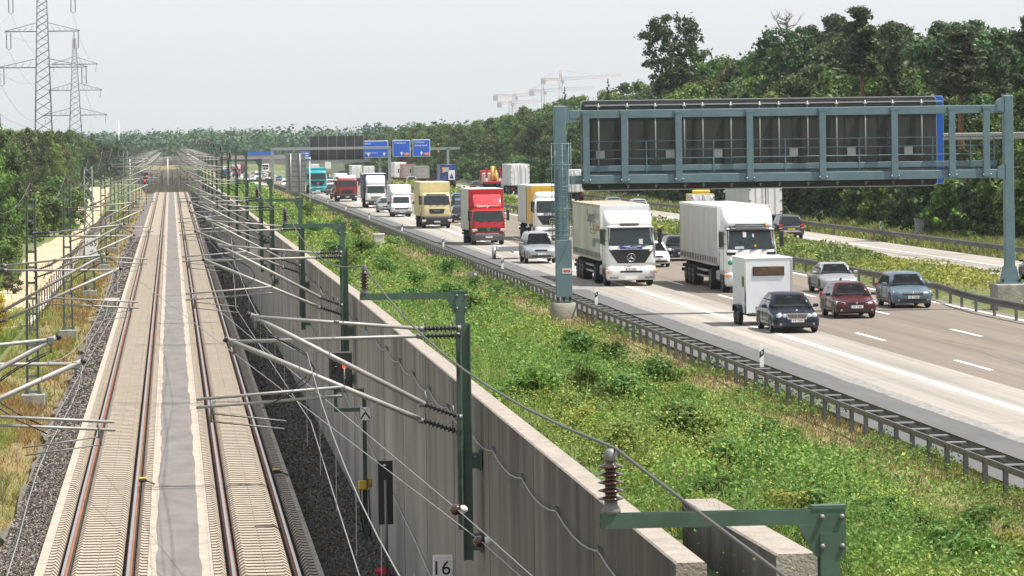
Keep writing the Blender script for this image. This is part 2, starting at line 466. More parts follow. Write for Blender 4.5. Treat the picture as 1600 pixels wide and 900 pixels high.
        if nose == 'lion':
            m.prism([(-gw, hz - .24), (gw, hz - .24), (gw + .06, hz - .13), (-gw - .06, hz - .13)], .08, BLACK, 'xz', ny - .012)
            m.prism([(-.05, hz + .03), (.05, hz + .03), (.04, hz + .13), (-.04, hz + .13)], .05, BLACK, 'xz', ny - .005)
        else:
            m.prism([(-gw, hz - .05), (gw, hz - .05), (gw, hz + .05), (-gw, hz + .05)], .05, BLACK, 'xz', ny - .008)
            if nose == 'slim':
                m.prism([(-gw, hz + .0), (gw, hz + .0), (gw + .02, hz + .045), (-gw - .02, hz + .045)], .05, CHROME, 'xz', ny - .016)
                m.lathe([(.055, -.01), (.055, .01)], CHROME, (0, ny - .03, hz + .02), 'y', 14)
            elif nose == 'old':
                m.lathe([(.045, -.006), (.045, .006)], STEELRIM, (0, ny - .012, hz), 'y', 14)
        m.build('grille', t)
    m = MB()
    m.prism([(-.5 * W * .78, cl + .07), (.5 * W * .78, cl + .07), (.5 * W * .72, cl + .2), (-.5 * W * .72, cl + .2)], .08, BLACK, 'xz', ny - .006)
    for sd in (-1, 1): m.lathe([(.05, .04), (.05, -.004), (.03, -.008)], STEELRIM, (sd * .62, ny - .008, cl + .13), 'y', 12)
    m.build('front_bumper_grille', t)
    if plate: number_plate(t, (0, ny - .024, cl + .27))
    # rear
    ry = L / 2
    for sd in (-1, 1):
        m = MB()
        if style in ('estate', 'suv', 'hatch', 'mini', 'mpv'):
            m.box((sd * hw * .83, ry - .07, bz * S[4] * .93), (.24, .14, .26), REDL, .03); m.box((sd * hw * .83, ry - .06, bz * .8), (.22, .13, .06), LAMP, .02)
        else: m.box((sd * hw * .7, ry - .05, bz * .83), (.42, .1, .15), REDL, .03)
        m.build('tail_light', t)
    if rear or back:
        number_plate(t, (0, ry + .014, bz * .74), rear=True, yellow=(rear == 'yellow'))
        m = MB(); m.box((0, ry + .005, cl + .14), (W * .8, .06, .16), BLACK, .02)
        if rear == 'yellow': m.box((0, ry + .03, bz * .62), (W * .62, .03, .05), CHROME, .01); m.box((0, ry + .04, cl + .28), (W * .7, .03, .06), CHROME, .01)
        m.build('rear_bumper', t)
    if style == 'suv':
        m = MB()
        for sd in (-1, 1):
            m.tube([(sd * hw * .56, c1 + .25, H), (sd * hw * .56, c1 + .35, H + .05), (sd * hw * .56, c2 - .3, H + .05), (sd * hw * .56, c2 - .2, H)], .018, BLACK, 6)
        m.build('roof_rail', t)
    return t

def mirror_arm(t, w, y, z, h=.75):
    for sd in (-1, 1):
        m = MB(); m.box((sd * (w + .2), y - .05, z), (.2, .12, h), BLACK, .03); m.box((sd * (w + .2), y + .012, z), (.16, .01, h * .85), GLASS)
        m.tube([(sd * (w - .05), y + .12, z + h * .3), (sd * (w + .18), y, z + h * .36)], .02, BLACK, 5); m.tube([(sd * (w - .05), y + .12, z - h * .3), (sd * (w + .18), y, z - h * .36)], .02, BLACK, 5)
        m.build('wing_mirror', t)

def truck(label, pos, kind, cabm, W=2.46, Hc=3.0, L=9., cabD=2.1, fair=None, body=None, rear=False, name='truck', group=None, bump=None, art=False):
    """front at local y=0 (root at front, on the ground)."""
    u, v, z = pos
    t = thing(name, label, 'truck', (u, v, z), math.pi if rear else 0., group)
    if rear: t.location.y = v + L
    hw = W / 2; bump = bump or BLACK
    zs = {'actros': (1.0, 1.98, 2.9), 'scania': (.95, 2.0, 2.95), 'atego': (.85, 1.62, 2.42), 'man': (1.0, 1.92, 2.72), 'iveco': (.85, 1.6, 2.4), 'van': (.5, 1.28, 1.95), 'tipper': (.95, 1.8, 2.6)}[kind]
    z0, z1, z2 = zs
    lean = .26 if kind != 'van' else .62
    hood = 0 if kind != 'van' else .75
    if kind == 'van':
        rg = RL([(.42, hw * .97, .12, cabD, .2), (.7, hw, .02, cabD, .28), (1.02, hw, .14, cabD, .3), (1.2, hw * .98, .62, cabD, .24), (z2 + .05, hw * .9, 1.12, cabD, .2), (Hc, hw * .84, 1.4, cabD, .2)])
    else:
        rg = RL([(z0 - .12, hw * .985, .05, cabD, .22), (z0 + .2, hw, .0, cabD, .24), (z1, hw, .03, cabD, .26), (z2, hw * .97, lean, cabD, .24), (Hc - .12, hw * .95, lean + .1, cabD, .24), (Hc, hw * .86, lean + .3, cabD - .15, .24)])
    m = MB(); rg.mesh(m, cabm); m.box((0, cabD / 2 + .2, z0 - .16), (W * .7, cabD * .7, .3), DARK)
    for sd in (-1, 1):
        m.box((sd * hw, cabD * .25, (z0 + z2) / 2), (.02, .015, z2 - z0), BLACK); m.box((sd * hw, cabD * .86, (z0 + z2) / 2), (.02, .015, z2 - z0), BLACK)
        m.box((sd * (hw + .01), cabD * .78, z1 - .25), (.03, .16, .05), BLACK)
    m.build('cab', t)
    # windscreen
    m = MB(); rg.patch(m, GLASSB, z1 + .03, z2 - .03, -hw * .90, hw * .90, -hw * .87, hw * .87, off=.012, nx=12); ws = m.build('windscreen', t)
    m = MB()
    for x in (-.62, -.05, .5)[:3 if kind != 'van' else 2]:
        m.tube([(x, rg.yx(x, z1 + .05) - .035, z1 - .02), (x + .5, rg.yx(x + .4, z1 + .12) - .035, z1 + .1)], .014, BLACK, 5)
    m.build('wiper', ws)
    # interior glimpses: sun blind and dashboard items just behind the lower edge of the glass, part of the cab
    for sd in (-1, 1):
        m = MB(); rg.side(m, GLASS, z1 + .02, z2 - .1, cabD * .2 + (.5 if kind == 'van' else 0), cabD * .82, cabD * .26 + (.55 if kind == 'van' else 0), cabD * .8, sd, .012); m.build('side_window', t)
    # front furniture
    m = MB()
    if kind == 'actros':
        rg.patch(m, BLACK, z0 + .14, z1 - .16, -hw * .55, hw * .55, -hw * .9, hw * .9, off=.015)
        for k in range(4):
            zz = z0 + .24 + k * .15; q = .6 + .09 * k
            rg.patch(m, DARK, zz, zz + .03, -hw * q, hw * q, -hw * q, hw * q, off=.03, nz=1)
    elif kind == 'scania':
        for k in range(4):
            zz = z0 - .06 + k * .2; rg.patch(m, BLACK, zz, zz + .085, -hw * .55, hw * .55, -hw * .56, hw * .56, off=.014, nz=1)
        rg.patch(m, BLACK, z1 - .24, z1 - .1, -hw * .92, -hw * .62, -hw * .95, -hw * .58, off=.014, nz=1); rg.patch(m, BLACK, z1 - .24, z1 - .1, hw * .62, hw * .92, hw * .58, hw * .95, off=.014, nz=1)
    elif kind == 'man':
        rg.patch(m, BLACK, z0 + .22, z0 + .62, -hw * .47, hw * .47, -hw * .56, hw * .56, off=.014)
        for k in range(3): rg.patch(m, DARK, z0 + .3 + k * .1, z0 + .33 + k * .1, -hw * .5, hw * .5, -hw * .5, hw * .5, off=.026, nz=1)
        rg.patch(m, BLACK, z2 + .0, z2 + .16, -hw * .9, hw * .9, -hw * .88, hw * .88, off=.03, nz=1)
    elif kind in ('atego', 'van'):
        rg.patch(m, BLACK, z0 + (.1 if kind == 'atego' else .2), z0 + (.36 if kind == 'atego' else .4), -hw * .62, hw * .62, -hw * .7, hw * .7, off=.014)
    elif kind == 'iveco':
        rg.patch(m, BLACK, z0 + .28, z0 + .4, -hw * .5, hw * .5, -hw * .5, hw * .5, off=.014); rg.patch(m, BLACK, z0 + .1, z0 + .2, -hw * .5, hw * .5, -hw * .5, hw * .5, off=.014)
    else:
        rg.patch(m, BLACK, z0 + .02, z0 + .5, -hw * .6, hw * .6, -hw * .5, hw * .5, off=.014)
    gr = m.build('grille', t)
    if kind in ('actros', 'atego', 'van'):     # ring with a three-pointed star
        r_ = {'actros': .2, 'atego': .09, 'van': .1}[kind]; zc = {'actros': z0 + .42, 'atego': z0 + .25, 'van': z0 + .3}[kind]; yc = -.045 if kind != 'van' else .0
        m = MB(); ring = [(math.cos(a) * r_, yc, zc + math.sin(a) * r_) for a in [2 * math.pi * k / 20 for k in range(21)]]
        m.tube(ring, r_ * .1, CHROME, 5, cap=False)
        for a in (90, 210, 330):
            c, s = math.cos(R(a)), math.sin(R(a)); n_ = (-s * r_ * .14, c * r_ * .14)
            m.add([(n_[0], yc, zc + n_[1]), (-n_[0], yc, zc - n_[1]), (c * r_, yc, zc + s * r_), (0, yc - .02, zc)], [(0, 3, 2), (1, 2, 3), (0, 2, 1)], CHROME)
        m.build('star_emblem', t)
    if kind == 'man': text('lettering', 'MAN', .17, CHROME, gr, (0, -.05, z0 + .44), sx=1.3)
    # bumper
    bb = MB()
    bz0 = .3 if kind != 'van' else .28
    RL([(bz0, hw * .94, .04, .6, .2), (bz0 + .12, hw * .99, -.05, .6, .24), (z0 - .1, hw * 1.0, -.05, .6, .24), (z0 - .02, hw * .985, .0, .6, .22)]).mesh(bb, bump)
    if kind == 'actros':
        bb.box((0, -.056, .72), (1.1, .02, .09), BLACK); bb.box((0, -.056, .42), (.6, .02, .12), WHITE)
        for sd in (-1, 1): bb.box((sd * .88, -.05, .42), (.42, .04, .11), STEELRIM)
    bb.build('bumper', t)
    for sd in (-1, 1):
        m = MB()
        hz = {'actros': .72, 'scania': .82, 'man': .66, 'atego': z0 + .2, 'iveco': .6, 'van': .86, 'tipper': .6}[kind]
        xx = {'atego': .86, 'van': .76}.get(kind, .9)
        if kind == 'van': m.box((sd * hw * .8, .12, .88), (.34, .2, .2), LAMP, .05)
        else:
            m.box((sd * hw * xx, -.045, hz), (.36, .07, .16), LAMP, .03)
            m.box((sd * hw * (xx + .05), -.04, hz - (.0 if kind in ('actros', 'scania') else .11)), (.2, .085, .14 if kind in ('actros', 'scania') else .06), AMBER, .02)
        m.build('headlight', t)
    number_plate(t, (0, -.064, {'actros': .86, 'scania': .55, 'van': .48}.get(kind, .56)))
    if kind != 'van':
        mirror_arm(t, hw, .05, (z1 + z2) / 2 + .05)
        m = MB()
        for k in range(2): m.box((hw * .96, .9, .45 + k * .3), (.1, .5, .04), DARK); m.box((-hw * .96, .9, .45 + k * .3), (.1, .5, .04), DARK)
        m.build('step', t)
    else: mirror_arm(t, hw, .95, 1.35, .28)
    # fairing
    if fair:
        fm, fz, top = fair
        rf = RL([(Hc - .1, hw * .93, lean + .25, cabD, .25), (Hc + (fz - Hc) * .5, hw * .94, lean + .55, cabD, .25), (fz - .08, hw * .92, cabD - .75, cabD, .22), (fz, hw * .82, cabD - .5, cabD - .05, .2)])
        m = MB(); rf.mesh(m, fm); m.build('roof_fairing', t)
        if top == 'visor':
            m = MB(); rg.patch(m, BLACK, z2 - .06, z2 + .16, -hw * .92, hw * .92, -hw * .92, hw * .92, off=.06)
            for x in (-1, 1): m.box((x * .8, lean - .03, z2 + .08), (.2, .05, .05), LAMP)
            m.build('sun_visor', t)
            m = MB(); m.tube([(-.75, lean + .1, Hc - .02), (-.7, lean + .05, Hc + .14), (.7, lean + .05, Hc + .14), (.75, lean + .1, Hc - .02)], .035, BLACK, 6); m.build('lamp_bar', t)
            m = MB(); m.lathe([(.07, 0), (.08, .05), (.06, .2), (.01, .23)], AMBER, (.78, lean + .3, Hc), 'z', 10); m.build('beacon', t)
        if top == 'hatch':
            m = MB(); m.box((0, lean + .3, Hc + .06), (.95, .25, .1), mat('smoked', (.12, .08, .07), .2), .03); m.build('roof_hatch', t)
    # wheels & chassis
    wr = .5 if kind != 'van' else .34
    fy = 1.35 if kind in ('actros', 'scania', 'man') else (.95 if kind == 'van' else 1.2)
    ax = [fy]
    if art: ax += [fy + 3.4, L - 4.9, L - 3.6, L - 2.3]
    elif kind == 'van': ax += [L - 1.5]
    else: ax += [L - 2.3]
    m = MB()
    for sd in (-1, 1): m.box((sd * .42, L / 2 + .4, .85 if kind != 'van' else .55), (.12, L - 1.4, .22), DARK)
    for a in ax:
        m.box((0, a, wr), (W * .8, .14, .14), DARK)
        for sd in (-1, 1):
            ar = [(sd * (hw - .02), a + math.cos(q) * (wr + .12), wr + math.sin(q) * (wr + .12)) for q in [math.pi * k / 10 for k in range(11)]]
            ar2 = [(sd * (hw - .42), p[1], p[2]) for p in ar]
            m.add(ar + ar2, [(i, i + 1, 12 + i - 0 if False else 11 + i + 1, 11 + i) for i in range(10)], DARK)
    m.build('chassis', t)
    for a in ax:
        for sd in (-1, 1): wheel(t, sd * (hw - .18 - (.06 if kind == 'van' else 0)), a, wr, .3 if a == ax[0] else (.5 if kind != 'van' else .25), STEELRIM)
    for sd in (-1, 1):
        m = MB(); m.box((sd * (hw - .28), fy + 1.5, .72), (.5, 1.1, .55), RIM if kind in ('scania', 'actros') else DARK, .1); m.build('fuel_tank', t)
    if body: body(t, hw, cabD, L, Hc)
    return t

def bbox(side_m, front_m=None, top_m=None, z0=1.15, H=4.0, gap=.35, W=2.55, trim=None, straps=False, rear_doors=True, frame=RIM):
    """box body / curtain body"""
    def f(t, hw, cabD, L, Hc):
        y0 = cabD + gap; y1 = L; w = W / 2; m = MB()
        front = front_m or side_m; top = top_m or WHITE
        e = .05
        m.box((0, (y0 + y1) / 2, (z0 + H) / 2), (W - .04, y1 - y0 - .08, H - z0 - .04), side_m, .02)
        m.box((0, y0 + .02, (z0 + H) / 2), (W - .03, .06, H - z0 - .03), front, .015)
        m.box((0, (y0 + y1) / 2, H - .02), (W - .02, y1 - y0 - .02, .05), top, .02)
        for sd in (-1, 1):
            for yy in (y0 + e / 2, y1 - e / 2): m.box((sd * (w - e / 2), yy, (z0 + H) / 2), (e, e, H - z0), frame)
            m.box((sd * (w - .03), (y0 + y1) / 2, z0 + .05), (.07, y1 - y0, .12), frame); m.box((sd * (w - .03), (y0 + y1) / 2, H - .06), (.07, y1 - y0, .1), top)
        b = m.build('box_body', t)
        if straps:
            s = MB(); n = int((y1 - y0) / .6)
            for sd in (-1, 1):
                for k in range(n):
                    yy = y0 + .35 + k * .6; s.box((sd * (w - .005), yy, z0 + .22), (.02, .09, .34), BLACK); s.box((sd * (w - .008), yy + .1, z0 + .2), (.015, .03, .24), DARK)
            s.build('curtain_strap', b)
        if rear_doors:
            s = MB()
            for sd in (-1, 1):
                s.box((sd * (w / 2 - .0), y1 + .012, (z0 + H) / 2), (w - .07, .03, H - z0 - .16), WHITE, .01)
                s.tube([(sd * .22, y1 + .05, z0 + .05), (sd * .22, y1 + .05, H - .1)], .02, RIM, 5)
                s.tube([(sd * .75, y1 + .05, z0 + .05), (sd * .75, y1 + .05, H - .1)], .02, RIM, 5)
                for k in range(4): s.box((sd * (w - .08), y1 + .03, z0 + .3 + k * (H - z0 - .6) / 3), (.2, .05, .06), BLACK)
            s.box((0, y1 + .016, (z0 + H) / 2), (.02, .04, H - z0 - .16), BLACK)
            s.build('rear_door', b)
        r = MB(); r.box((0, y1 - .2, .62), (W - .1, .1, .16), DARK)
        for sd in (-1, 1): r.box((sd * .95, y1 - .12, .85), (.45, .06, .16), REDL); r.box((sd * .5, y1 - .6, .4), (.5, .03, .5), BLACK)
        r.build('underrun_bar', t)
        if L > 12:
            for sd in (-1, 1):
                r = MB()
                for k in range(2): r.box((sd * (w - .1), (cabD + 4.2 + L - 5.6) / 2, .55 + .3 * k), (.04, max(.5, L - 9.8 - cabD), .1), RIM)
                r.build('side_guard', t)
        return b
    return f
# ================================================================= the setting
def wall_top(v): return 5.6 - max(0, v - 110) * .0026 - (0 if v < 600 else .008 * (v - 600))
def track_z(v): return 0. if v < 775 else -.00022 * (v - 775) ** 2 if v < 875 else -2.2 - .044 * (v - 875) * max(0, 1 - (v - 875) / 500)
def hsh(a, b): return math.sin(a * 12.9898 + b * 78.233) * 43758.5453 % 1.0
def vn(x, y):
    xi, yi = math.floor(x), math.floor(y); fx, fy = x - xi, y - yi; fx = fx * fx * (3 - 2 * fx); fy = fy * fy * (3 - 2 * fy)
    return (hsh(xi, yi) * (1 - fx) + hsh(xi + 1, yi) * fx) * (1 - fy) + (hsh(xi, yi + 1) * (1 - fx) + hsh(xi + 1, yi + 1) * fx) * fy
def lerp_tab(tab, x):
    if x <= tab[0][0]: return tab[0][1]
    for a, b in zip(tab, tab[1:]):
        if x <= b[0]: return a[1] + (b[1] - a[1]) * (x - a[0]) / (b[0] - a[0])
    return tab[-1][1]
def zg(u, v):
    dz = road_z(v) - 2.7
    if u <= 5.1:
        zt = track_z(v)
        if u > -4.7: return zt - .42
        if u > -8: return -.42 + .42 * (-4.7 - u) / 3.3 + zt * (u + 8) / 3.3 + .05 * vn(u * 1.3, v * .7)
        return .0 + .12 * vn(u * .4, v * .2) + (0 if u > -14 else .03 * (-14 - u) if u > -60 else 1.4)
    wt = wall_top(v) - .45
    if v < 45: wt = wall_top(45) - .45
    if u < 17.2: return max(lerp_tab([(5.1, wt), (6.5, wt - .05), (9, wt - .5 - .2), (11.5, 3.7 + dz), (13.5, 2.78 + dz), (15.3, 2.52 + dz), (16.6, 2.66 + dz), (17.2, 2.62 + dz)], u), 2.35 + dz) + .1 * vn(u * .9, v * .5)
    if u < 33.4: return 2.6 + dz
    if u < 39.4: return 2.62 + dz + .3 * math.sin(math.pi * (u - 33.4) / 6)
    if u < 48.2: return 2.6 + dz
    return lerp_tab([(48.2, 2.6), (50.5, 2.85), (54, 3.4), (60, 4.4), (75, 5.0), (4000, 5.0)], u) + dz
G_BANK = mat('bank_soil', (.105, .135, .035), .95, noise=.45, nscale=.9, col2=(.05, .085, .018), bump=.6, bscale=9)
G_DRY = mat('dry_grass_soil', (.33, .265, .13), .95, nscale=.7, col2=(.14, .155, .05), bump=.6, bscale=12)
G_LEFT = mat('trackside_soil', (.26, .17, .075), .95, nscale=.55, col2=(.12, .13, .04), bump=.5, bscale=8)
G_GREEN = mat('meadow_soil', (.15, .17, .055), .95, nscale=.5, col2=(.08, .105, .028), bump=.4, bscale=6)
G_WOOD = mat('forest_floor', (.06, .075, .03), .95, nscale=.3, col2=(.035, .045, .018))
us = [-1600, -600, -200, -90, -60, -40, -28, -22, -18, -14, -11, -9.5, -8, -7, -6, -5.2, -4.7, -3.4, 0, 3.2, 5.09, 5.12, 5.8, 6.5, 7.5, 8.5, 9.5, 10.5, 11.5, 12.5, 13.5, 14.5, 15.5, 16.4, 17.2, 20, 24, 28, 33.4, 34.5, 36, 38, 39.4, 42, 48.2, 49.3, 50.5, 52, 54, 57, 60, 68, 80, 120, 300, 900, 2600]
vs_ = list(np.arange(-30, 130, 3.0)) + list(np.arange(130, 340, 6.0)) + list(np.arange(340, 1060, 15.0)) + [1060, 1100, 1200, 1400, 1700, 2100, 2600, 3400, 4500]
m = MB(); m.v = [(u, v, zg(u, v)) for v in vs_ for u in us]; nu = len(us)
for g in (G_WOOD, G_GREEN, G_LEFT, G_BANK, G_DRY): m.mi(g)
for j in range(len(vs_) - 1):
    for i in range(nu - 1):
        m.f.append((j * nu + i, j * nu + i + 1, (j + 1) * nu + i + 1, (j + 1) * nu + i))
        uc = (us[i] + us[i + 1]) / 2
        k = 0 if uc < -22 else 1 if uc < -8.1 else 2 if uc < 5 else 3 if uc < 13 else 4 if uc < 17.3 else 1 if uc < 50 else 0
        m.m.append(k); m.sm.append(True)
m.build('ground', kind='structure', fix=False)

def strip(name, u0, u1, zf, m_, v0=-20, v1=1400, step=12., kind='structure', edge=0., n=1):
    vv = list(np.arange(v0, v1, step)) + [v1]; mb = MB(); k = n + 1
    for v in vv:
        a = u0 + (edge * (vn(v * .45, u0 * 3) - .5) if edge else 0); b = u1 + (edge * (vn(v * .45, u1 * 7) - .5) if edge else 0)
        for i in range(k): mb.v.append((a + (b - a) * i / n, v, zf(v)))
    q = mb.mi(m_)
    for j in range(len(vv) - 1):
        for i in range(n): mb.f.append((j * k + i, j * k + i + 1, (j + 1) * k + i + 1, (j + 1) * k + i)); mb.m.append(q); mb.sm.append(True)
    return mb.build(name, kind=kind, fix=False)
rz = lambda o: (lambda v: road_z(v) + o)
ASPH = mat('shoulder_asphalt', (.108, .108, .106), .85, noise=.16, nscale=1.2, sc=(1, .15, 1), bump=.2, bscale=60)
CONC = mat('lane_concrete', (.315, .287, .25), .8, noise=.3, nscale=1.0, sc=(1.7, .02, 1), bump=.15, bscale=50)
BROWN = mat('brown_lane_surface', (.185, .152, .12), .82, noise=.26, nscale=.9, sc=(1.5, .018, 1), bump=.15, bscale=50)
LINE = mat('road_paint', (.80, .80, .78), .6, noise=.12, nscale=5)
PATCH = mat('joint_repair', (.30, .288, .262), .85, nscale=6, col2=(.15, .148, .14), sc=(1, .5, 1))
strip('hard_shoulder', 17.25, 20.05, rz(0), ASPH)
strip('near_lane', 20.05, 24.0, rz(0.0), CONC)
strip('carriageway', 24.0, 33.6, rz(0), BROWN)
strip('opposite_carriageway', 39.3, 42.0, rz(0), ASPH)
strip('opposite_lanes', 42.0, 48.2, rz(0), CONC)
strip('road_joint', 19.85, 20.32, rz(.004), PATCH, edge=.14, step=.9, v0=50, v1=420)
strip('solid_edge_line', 22.08, 22.36, rz(.005), LINE)
strip('inner_edge_line', 32.85, 33.07, rz(.005), LINE)
strip('opposite_edge_line', 45.2, 45.4, rz(.005), LINE); strip('opposite_inner_line', 39.95, 40.12, rz(.005), LINE)
mb = MB(); q = mb.mi(LINE)
for uu, v0, ln in ((25.1, 117.4, 5.6), (28.95, 137.2, 5.4), (42.6, 120, 6.)):
    for k in range(-4, 60):
        v = v0 + 18 * k - (.2 if uu > 28 else 0); o = len(mb.v)
        for a, b in ((uu - .085, v), (uu + .085, v), (uu + .085, v + ln), (uu - .085, v + ln)): mb.v.append((a, b, road_z(b) + .005))
        mb.f.append((o, o + 1, o + 2, o + 3)); mb.m.append(q); mb.sm.append(False)
mb.build('lane_dashes', kind='structure', fix=False)
SKID = mat('rubber_marks', (.2, .18, .155), .8)
mb = MB(); q = mb.mi(SKID)
for (a, v, w, ln, dx) in ((26.4, 118, .08, 9, .5), (30.6, 108, .06, 7, .4), (30.2, 107, .06, 5, .5), (27.5, 128, .05, 8, -.3), (43.9, 210, .1, 60, .3), (44.9, 190, .1, 70, .1)):
    o = len(mb.v)
    for x, y in ((a, v), (a + w, v), (a + w + dx, v + ln), (a + dx, v + ln)): mb.v.append((x, y, road_z(y) + .008))
    mb.f.append((o, o + 1, o + 2, o + 3)); mb.m.append(q); mb.sm.append(False)
mb.build('tyre_marks', kind='structure', fix=False)
# transverse joints and patches of the concrete lane
mb = MB(); q = mb.mi(PATCH); TARP = mat('tar_patch', (.13, .128, .122), .9, noise=.3, nscale=3)
for v, a, b, ln, mm in ((150, 20.1, 24, .05, PATCH), (168, 20.1, 24, .05, PATCH), (132, 20.1, 24, .05, PATCH), (114, 20.1, 24, .05, PATCH), (96, 20.1, 24, .05, PATCH), (186, 18.6, 20.6, 7, PATCH), (205, 18.8, 20.2, 9, TARP)):
    k = mb.mi(mm); o = len(mb.v)
    for x, y in ((a, v), (b, v), (b, v + ln), (a, v + ln)): mb.v.append((x, y, road_z(y) + .0065))
    mb.f.append((o, o + 1, o + 2, o + 3)); mb.m.append(k); mb.sm.append(False)
mb.build('road_patches', kind='structure', fix=False)

# ---------------------------------------------------------------- railway
SLAB = mat('slab_concrete', (.385, .335, .265), .85, noise=.18, nscale=1.3, bump=.3, bscale=25)
SLABF = mat('slab_far', (.30, .255, .195), .9, noise=.25, nscale=1.3)
SLABG = mat('slab_gap', (.13, .09, .06), .95, noise=.4, nscale=4)
GROOVE = mat('rail_groove', (.055, .04, .03), .95, noise=.4, nscale=5)
EDGEC = mat('slab_edge_concrete', (.41, .36, .295), .85, noise=.22, nscale=1.5, col2=(.28, .24, .19), bump=.4, bscale=18)
TAR = mat('walkway_tar', (.172, .158, .146), .9, noise=.22, nscale=1.1, sc=(1, .3, 1), bump=.25, bscale=30)
BALL = mat('ballast_stone', (.22, .19, .16), .95, nscale=9., col2=(.045, .042, .04), bump=1., bscale=14, detail=8)
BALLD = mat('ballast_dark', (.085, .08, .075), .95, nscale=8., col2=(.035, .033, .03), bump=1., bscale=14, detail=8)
tz = lambda o: (lambda v: track_z(v) + o)
strip('ballast_shoulder', -4.75, -3.45, lambda v: track_z(v) - .16, BALL, v0=40, v1=1000, step=1., edge=.5, n=3)
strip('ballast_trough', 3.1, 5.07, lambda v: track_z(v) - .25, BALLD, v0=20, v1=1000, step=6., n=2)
strip('slab_base', -3.5, 3.2, tz(-.08), GROOVE, v0=40, v1=1000, step=10)
strip('centre_walkway', -.66, .40, tz(.10), TAR, v0=40, v1=1000, step=.8, edge=.09)
strip('walkway_edge', -.83, .60, tz(.09), EDGEC, v0=40, v1=1000, step=10)
def prof_strip(mb, prof, v0, v1, m_, step=5.):
    vv = list(np.arange(v0, v1, step)) + [v1]; k = len(prof); o = len(mb.v); q = mb.mi(m_)
    for v in vv: mb.v += [(x, v, z + track_z(v)) for x, z in prof]
    for j in range(len(vv) - 1):
        for i in range(k - 1): mb.f.append((o + j * k + i, o + j * k + i + 1, o + (j + 1) * k + i + 1, o + (j + 1) * k + i)); mb.m.append(q); mb.sm.append(False)
for c in (-2.07, 1.87):
    mb = MB()
    inn = [(-.60, .02), (-.56, .08), (-.46, .145), (-.40, .125), (-.02, .125), (0, .11), (.02, .125), (.40, .125), (.46, .145), (.56, .08), (.60, .02)]
    for sgn in (0, -1, 1):
        prof = inn if sgn == 0 else [(sgn * x, z) for x, z in ((.90, .02), (.94, .08), (1.0, .14), (1.07, .115), (1.19, .115), (1.2, .02))]
        k = len(prof); v = 62.; qa = mb.mi(SLAB); qb = mb.mi(SLABG); o = len(mb.v); rows = []
        while v < 420:
            for dv, hf in ((0, .2), (.03, 1.), (.41, 1.), (.45, .2)): rows.append((v + dv, hf))
            v += .65
        for (vv, hf) in rows:
            mb.v += [(c + x, vv, (z * hf if hf < 1 else z) + track_z(vv)) for x, z in prof]
        for j in range(len(rows) - 1):
            q = qb if rows[j][1] < 1 else qa
            for i in range(k - 1): mb.f.append((o + j * k + i, o + j * k + i + 1, o + (j + 1) * k + i + 1, o + (j + 1) * k + i)); mb.m.append(q); mb.sm.append(False)
        prof_strip(mb, [(c + x, z) for x, z in prof], 420, 1000, SLABF)
    lo, hi = (c - 1.43, c + 1.24) if c < 0 else (c - 1.27, c + 1.33)
    prof_strip(mb, [(lo, -.3), (lo, .1), (c - 1.2, .11), (c - 1.2, -.05)], 40, 1000, EDGEC, 4.)
    prof_strip(mb, [(c + 1.2, -.05), (c + 1.2, .11), (hi, .1), (hi, -.3)], 40, 1000, EDGEC, 4.)
    mb.build('track_slab', kind='structure', fix=False)
RUST = mat('rail_rust', (.25, .105, .058), .75, noise=.3, nscale=4, sc=(1, .1, 1)); RAILT = mat('rail_head', (.50, .46, .42), .32, .85)
names = ['outer left', 'inner left', 'inner right', 'outer right']
lab = ['leftmost rusty rail beside the gravel shoulder', 'rusty rail just left of the grey centre walkway', 'rusty rail just right of the grey centre walkway', 'rightmost rusty rail next to the dark wall shadow']
RAILS = (-2.82, -1.32, 1.12, 2.62)
for x, lb in zip(RAILS, lab):
    mb = MB()
    for sg in ((-.075, .02), ):
        prof_strip(mb, [(x - .075, .0), (x - .075, .03), (x - .012, .05), (x - .012, .13), (x - .036, .14), (x - .036, .175)], 40, 1000, RUST, 4)
        prof_strip(mb, [(x - .036, .175), (x - .028, .18), (x + .028, .18), (x + .036, .175)], 40, 1000, RAILT, 4)
        prof_strip(mb, [(x + .036, .175), (x + .036, .14), (x + .012, .13), (x + .012, .05), (x + .075, .03), (x + .075, .0)], 40, 1000, RUST, 4)
    tag(mb.build('rail', fix=False), lb, 'rail', 'rails of the two tracks')
    mb = MB(); v = 62.                                         # fastenings
    k = 0
YBOX = mat('yellow_box', (.62, .40, .04), .5, noise=.2, nscale=8)
for (u, v, s, lb) in ((-1.14, 113., 1, 'small yellow topped sensor beside the inner left rail'), (2.82, 115., 1, 'small yellow topped sensor beside the rightmost rail')):
    t = thing('track_sensor', lb, 'sensor', (u, v, .12))
    MB().box((0, 0, .12), (.24, .3, .10), BLACK, .03).build('housing', t); MB().box((0, 0, .19), (.22, .28, .04), YBOX, .015).build('cover', t)
    MB().tube([(.1, -.05, .1), (.25, -.25, .08), (.32, -.1, .02), (.34, .2, 0)], .022, BLACK, 6).build('cable', t)

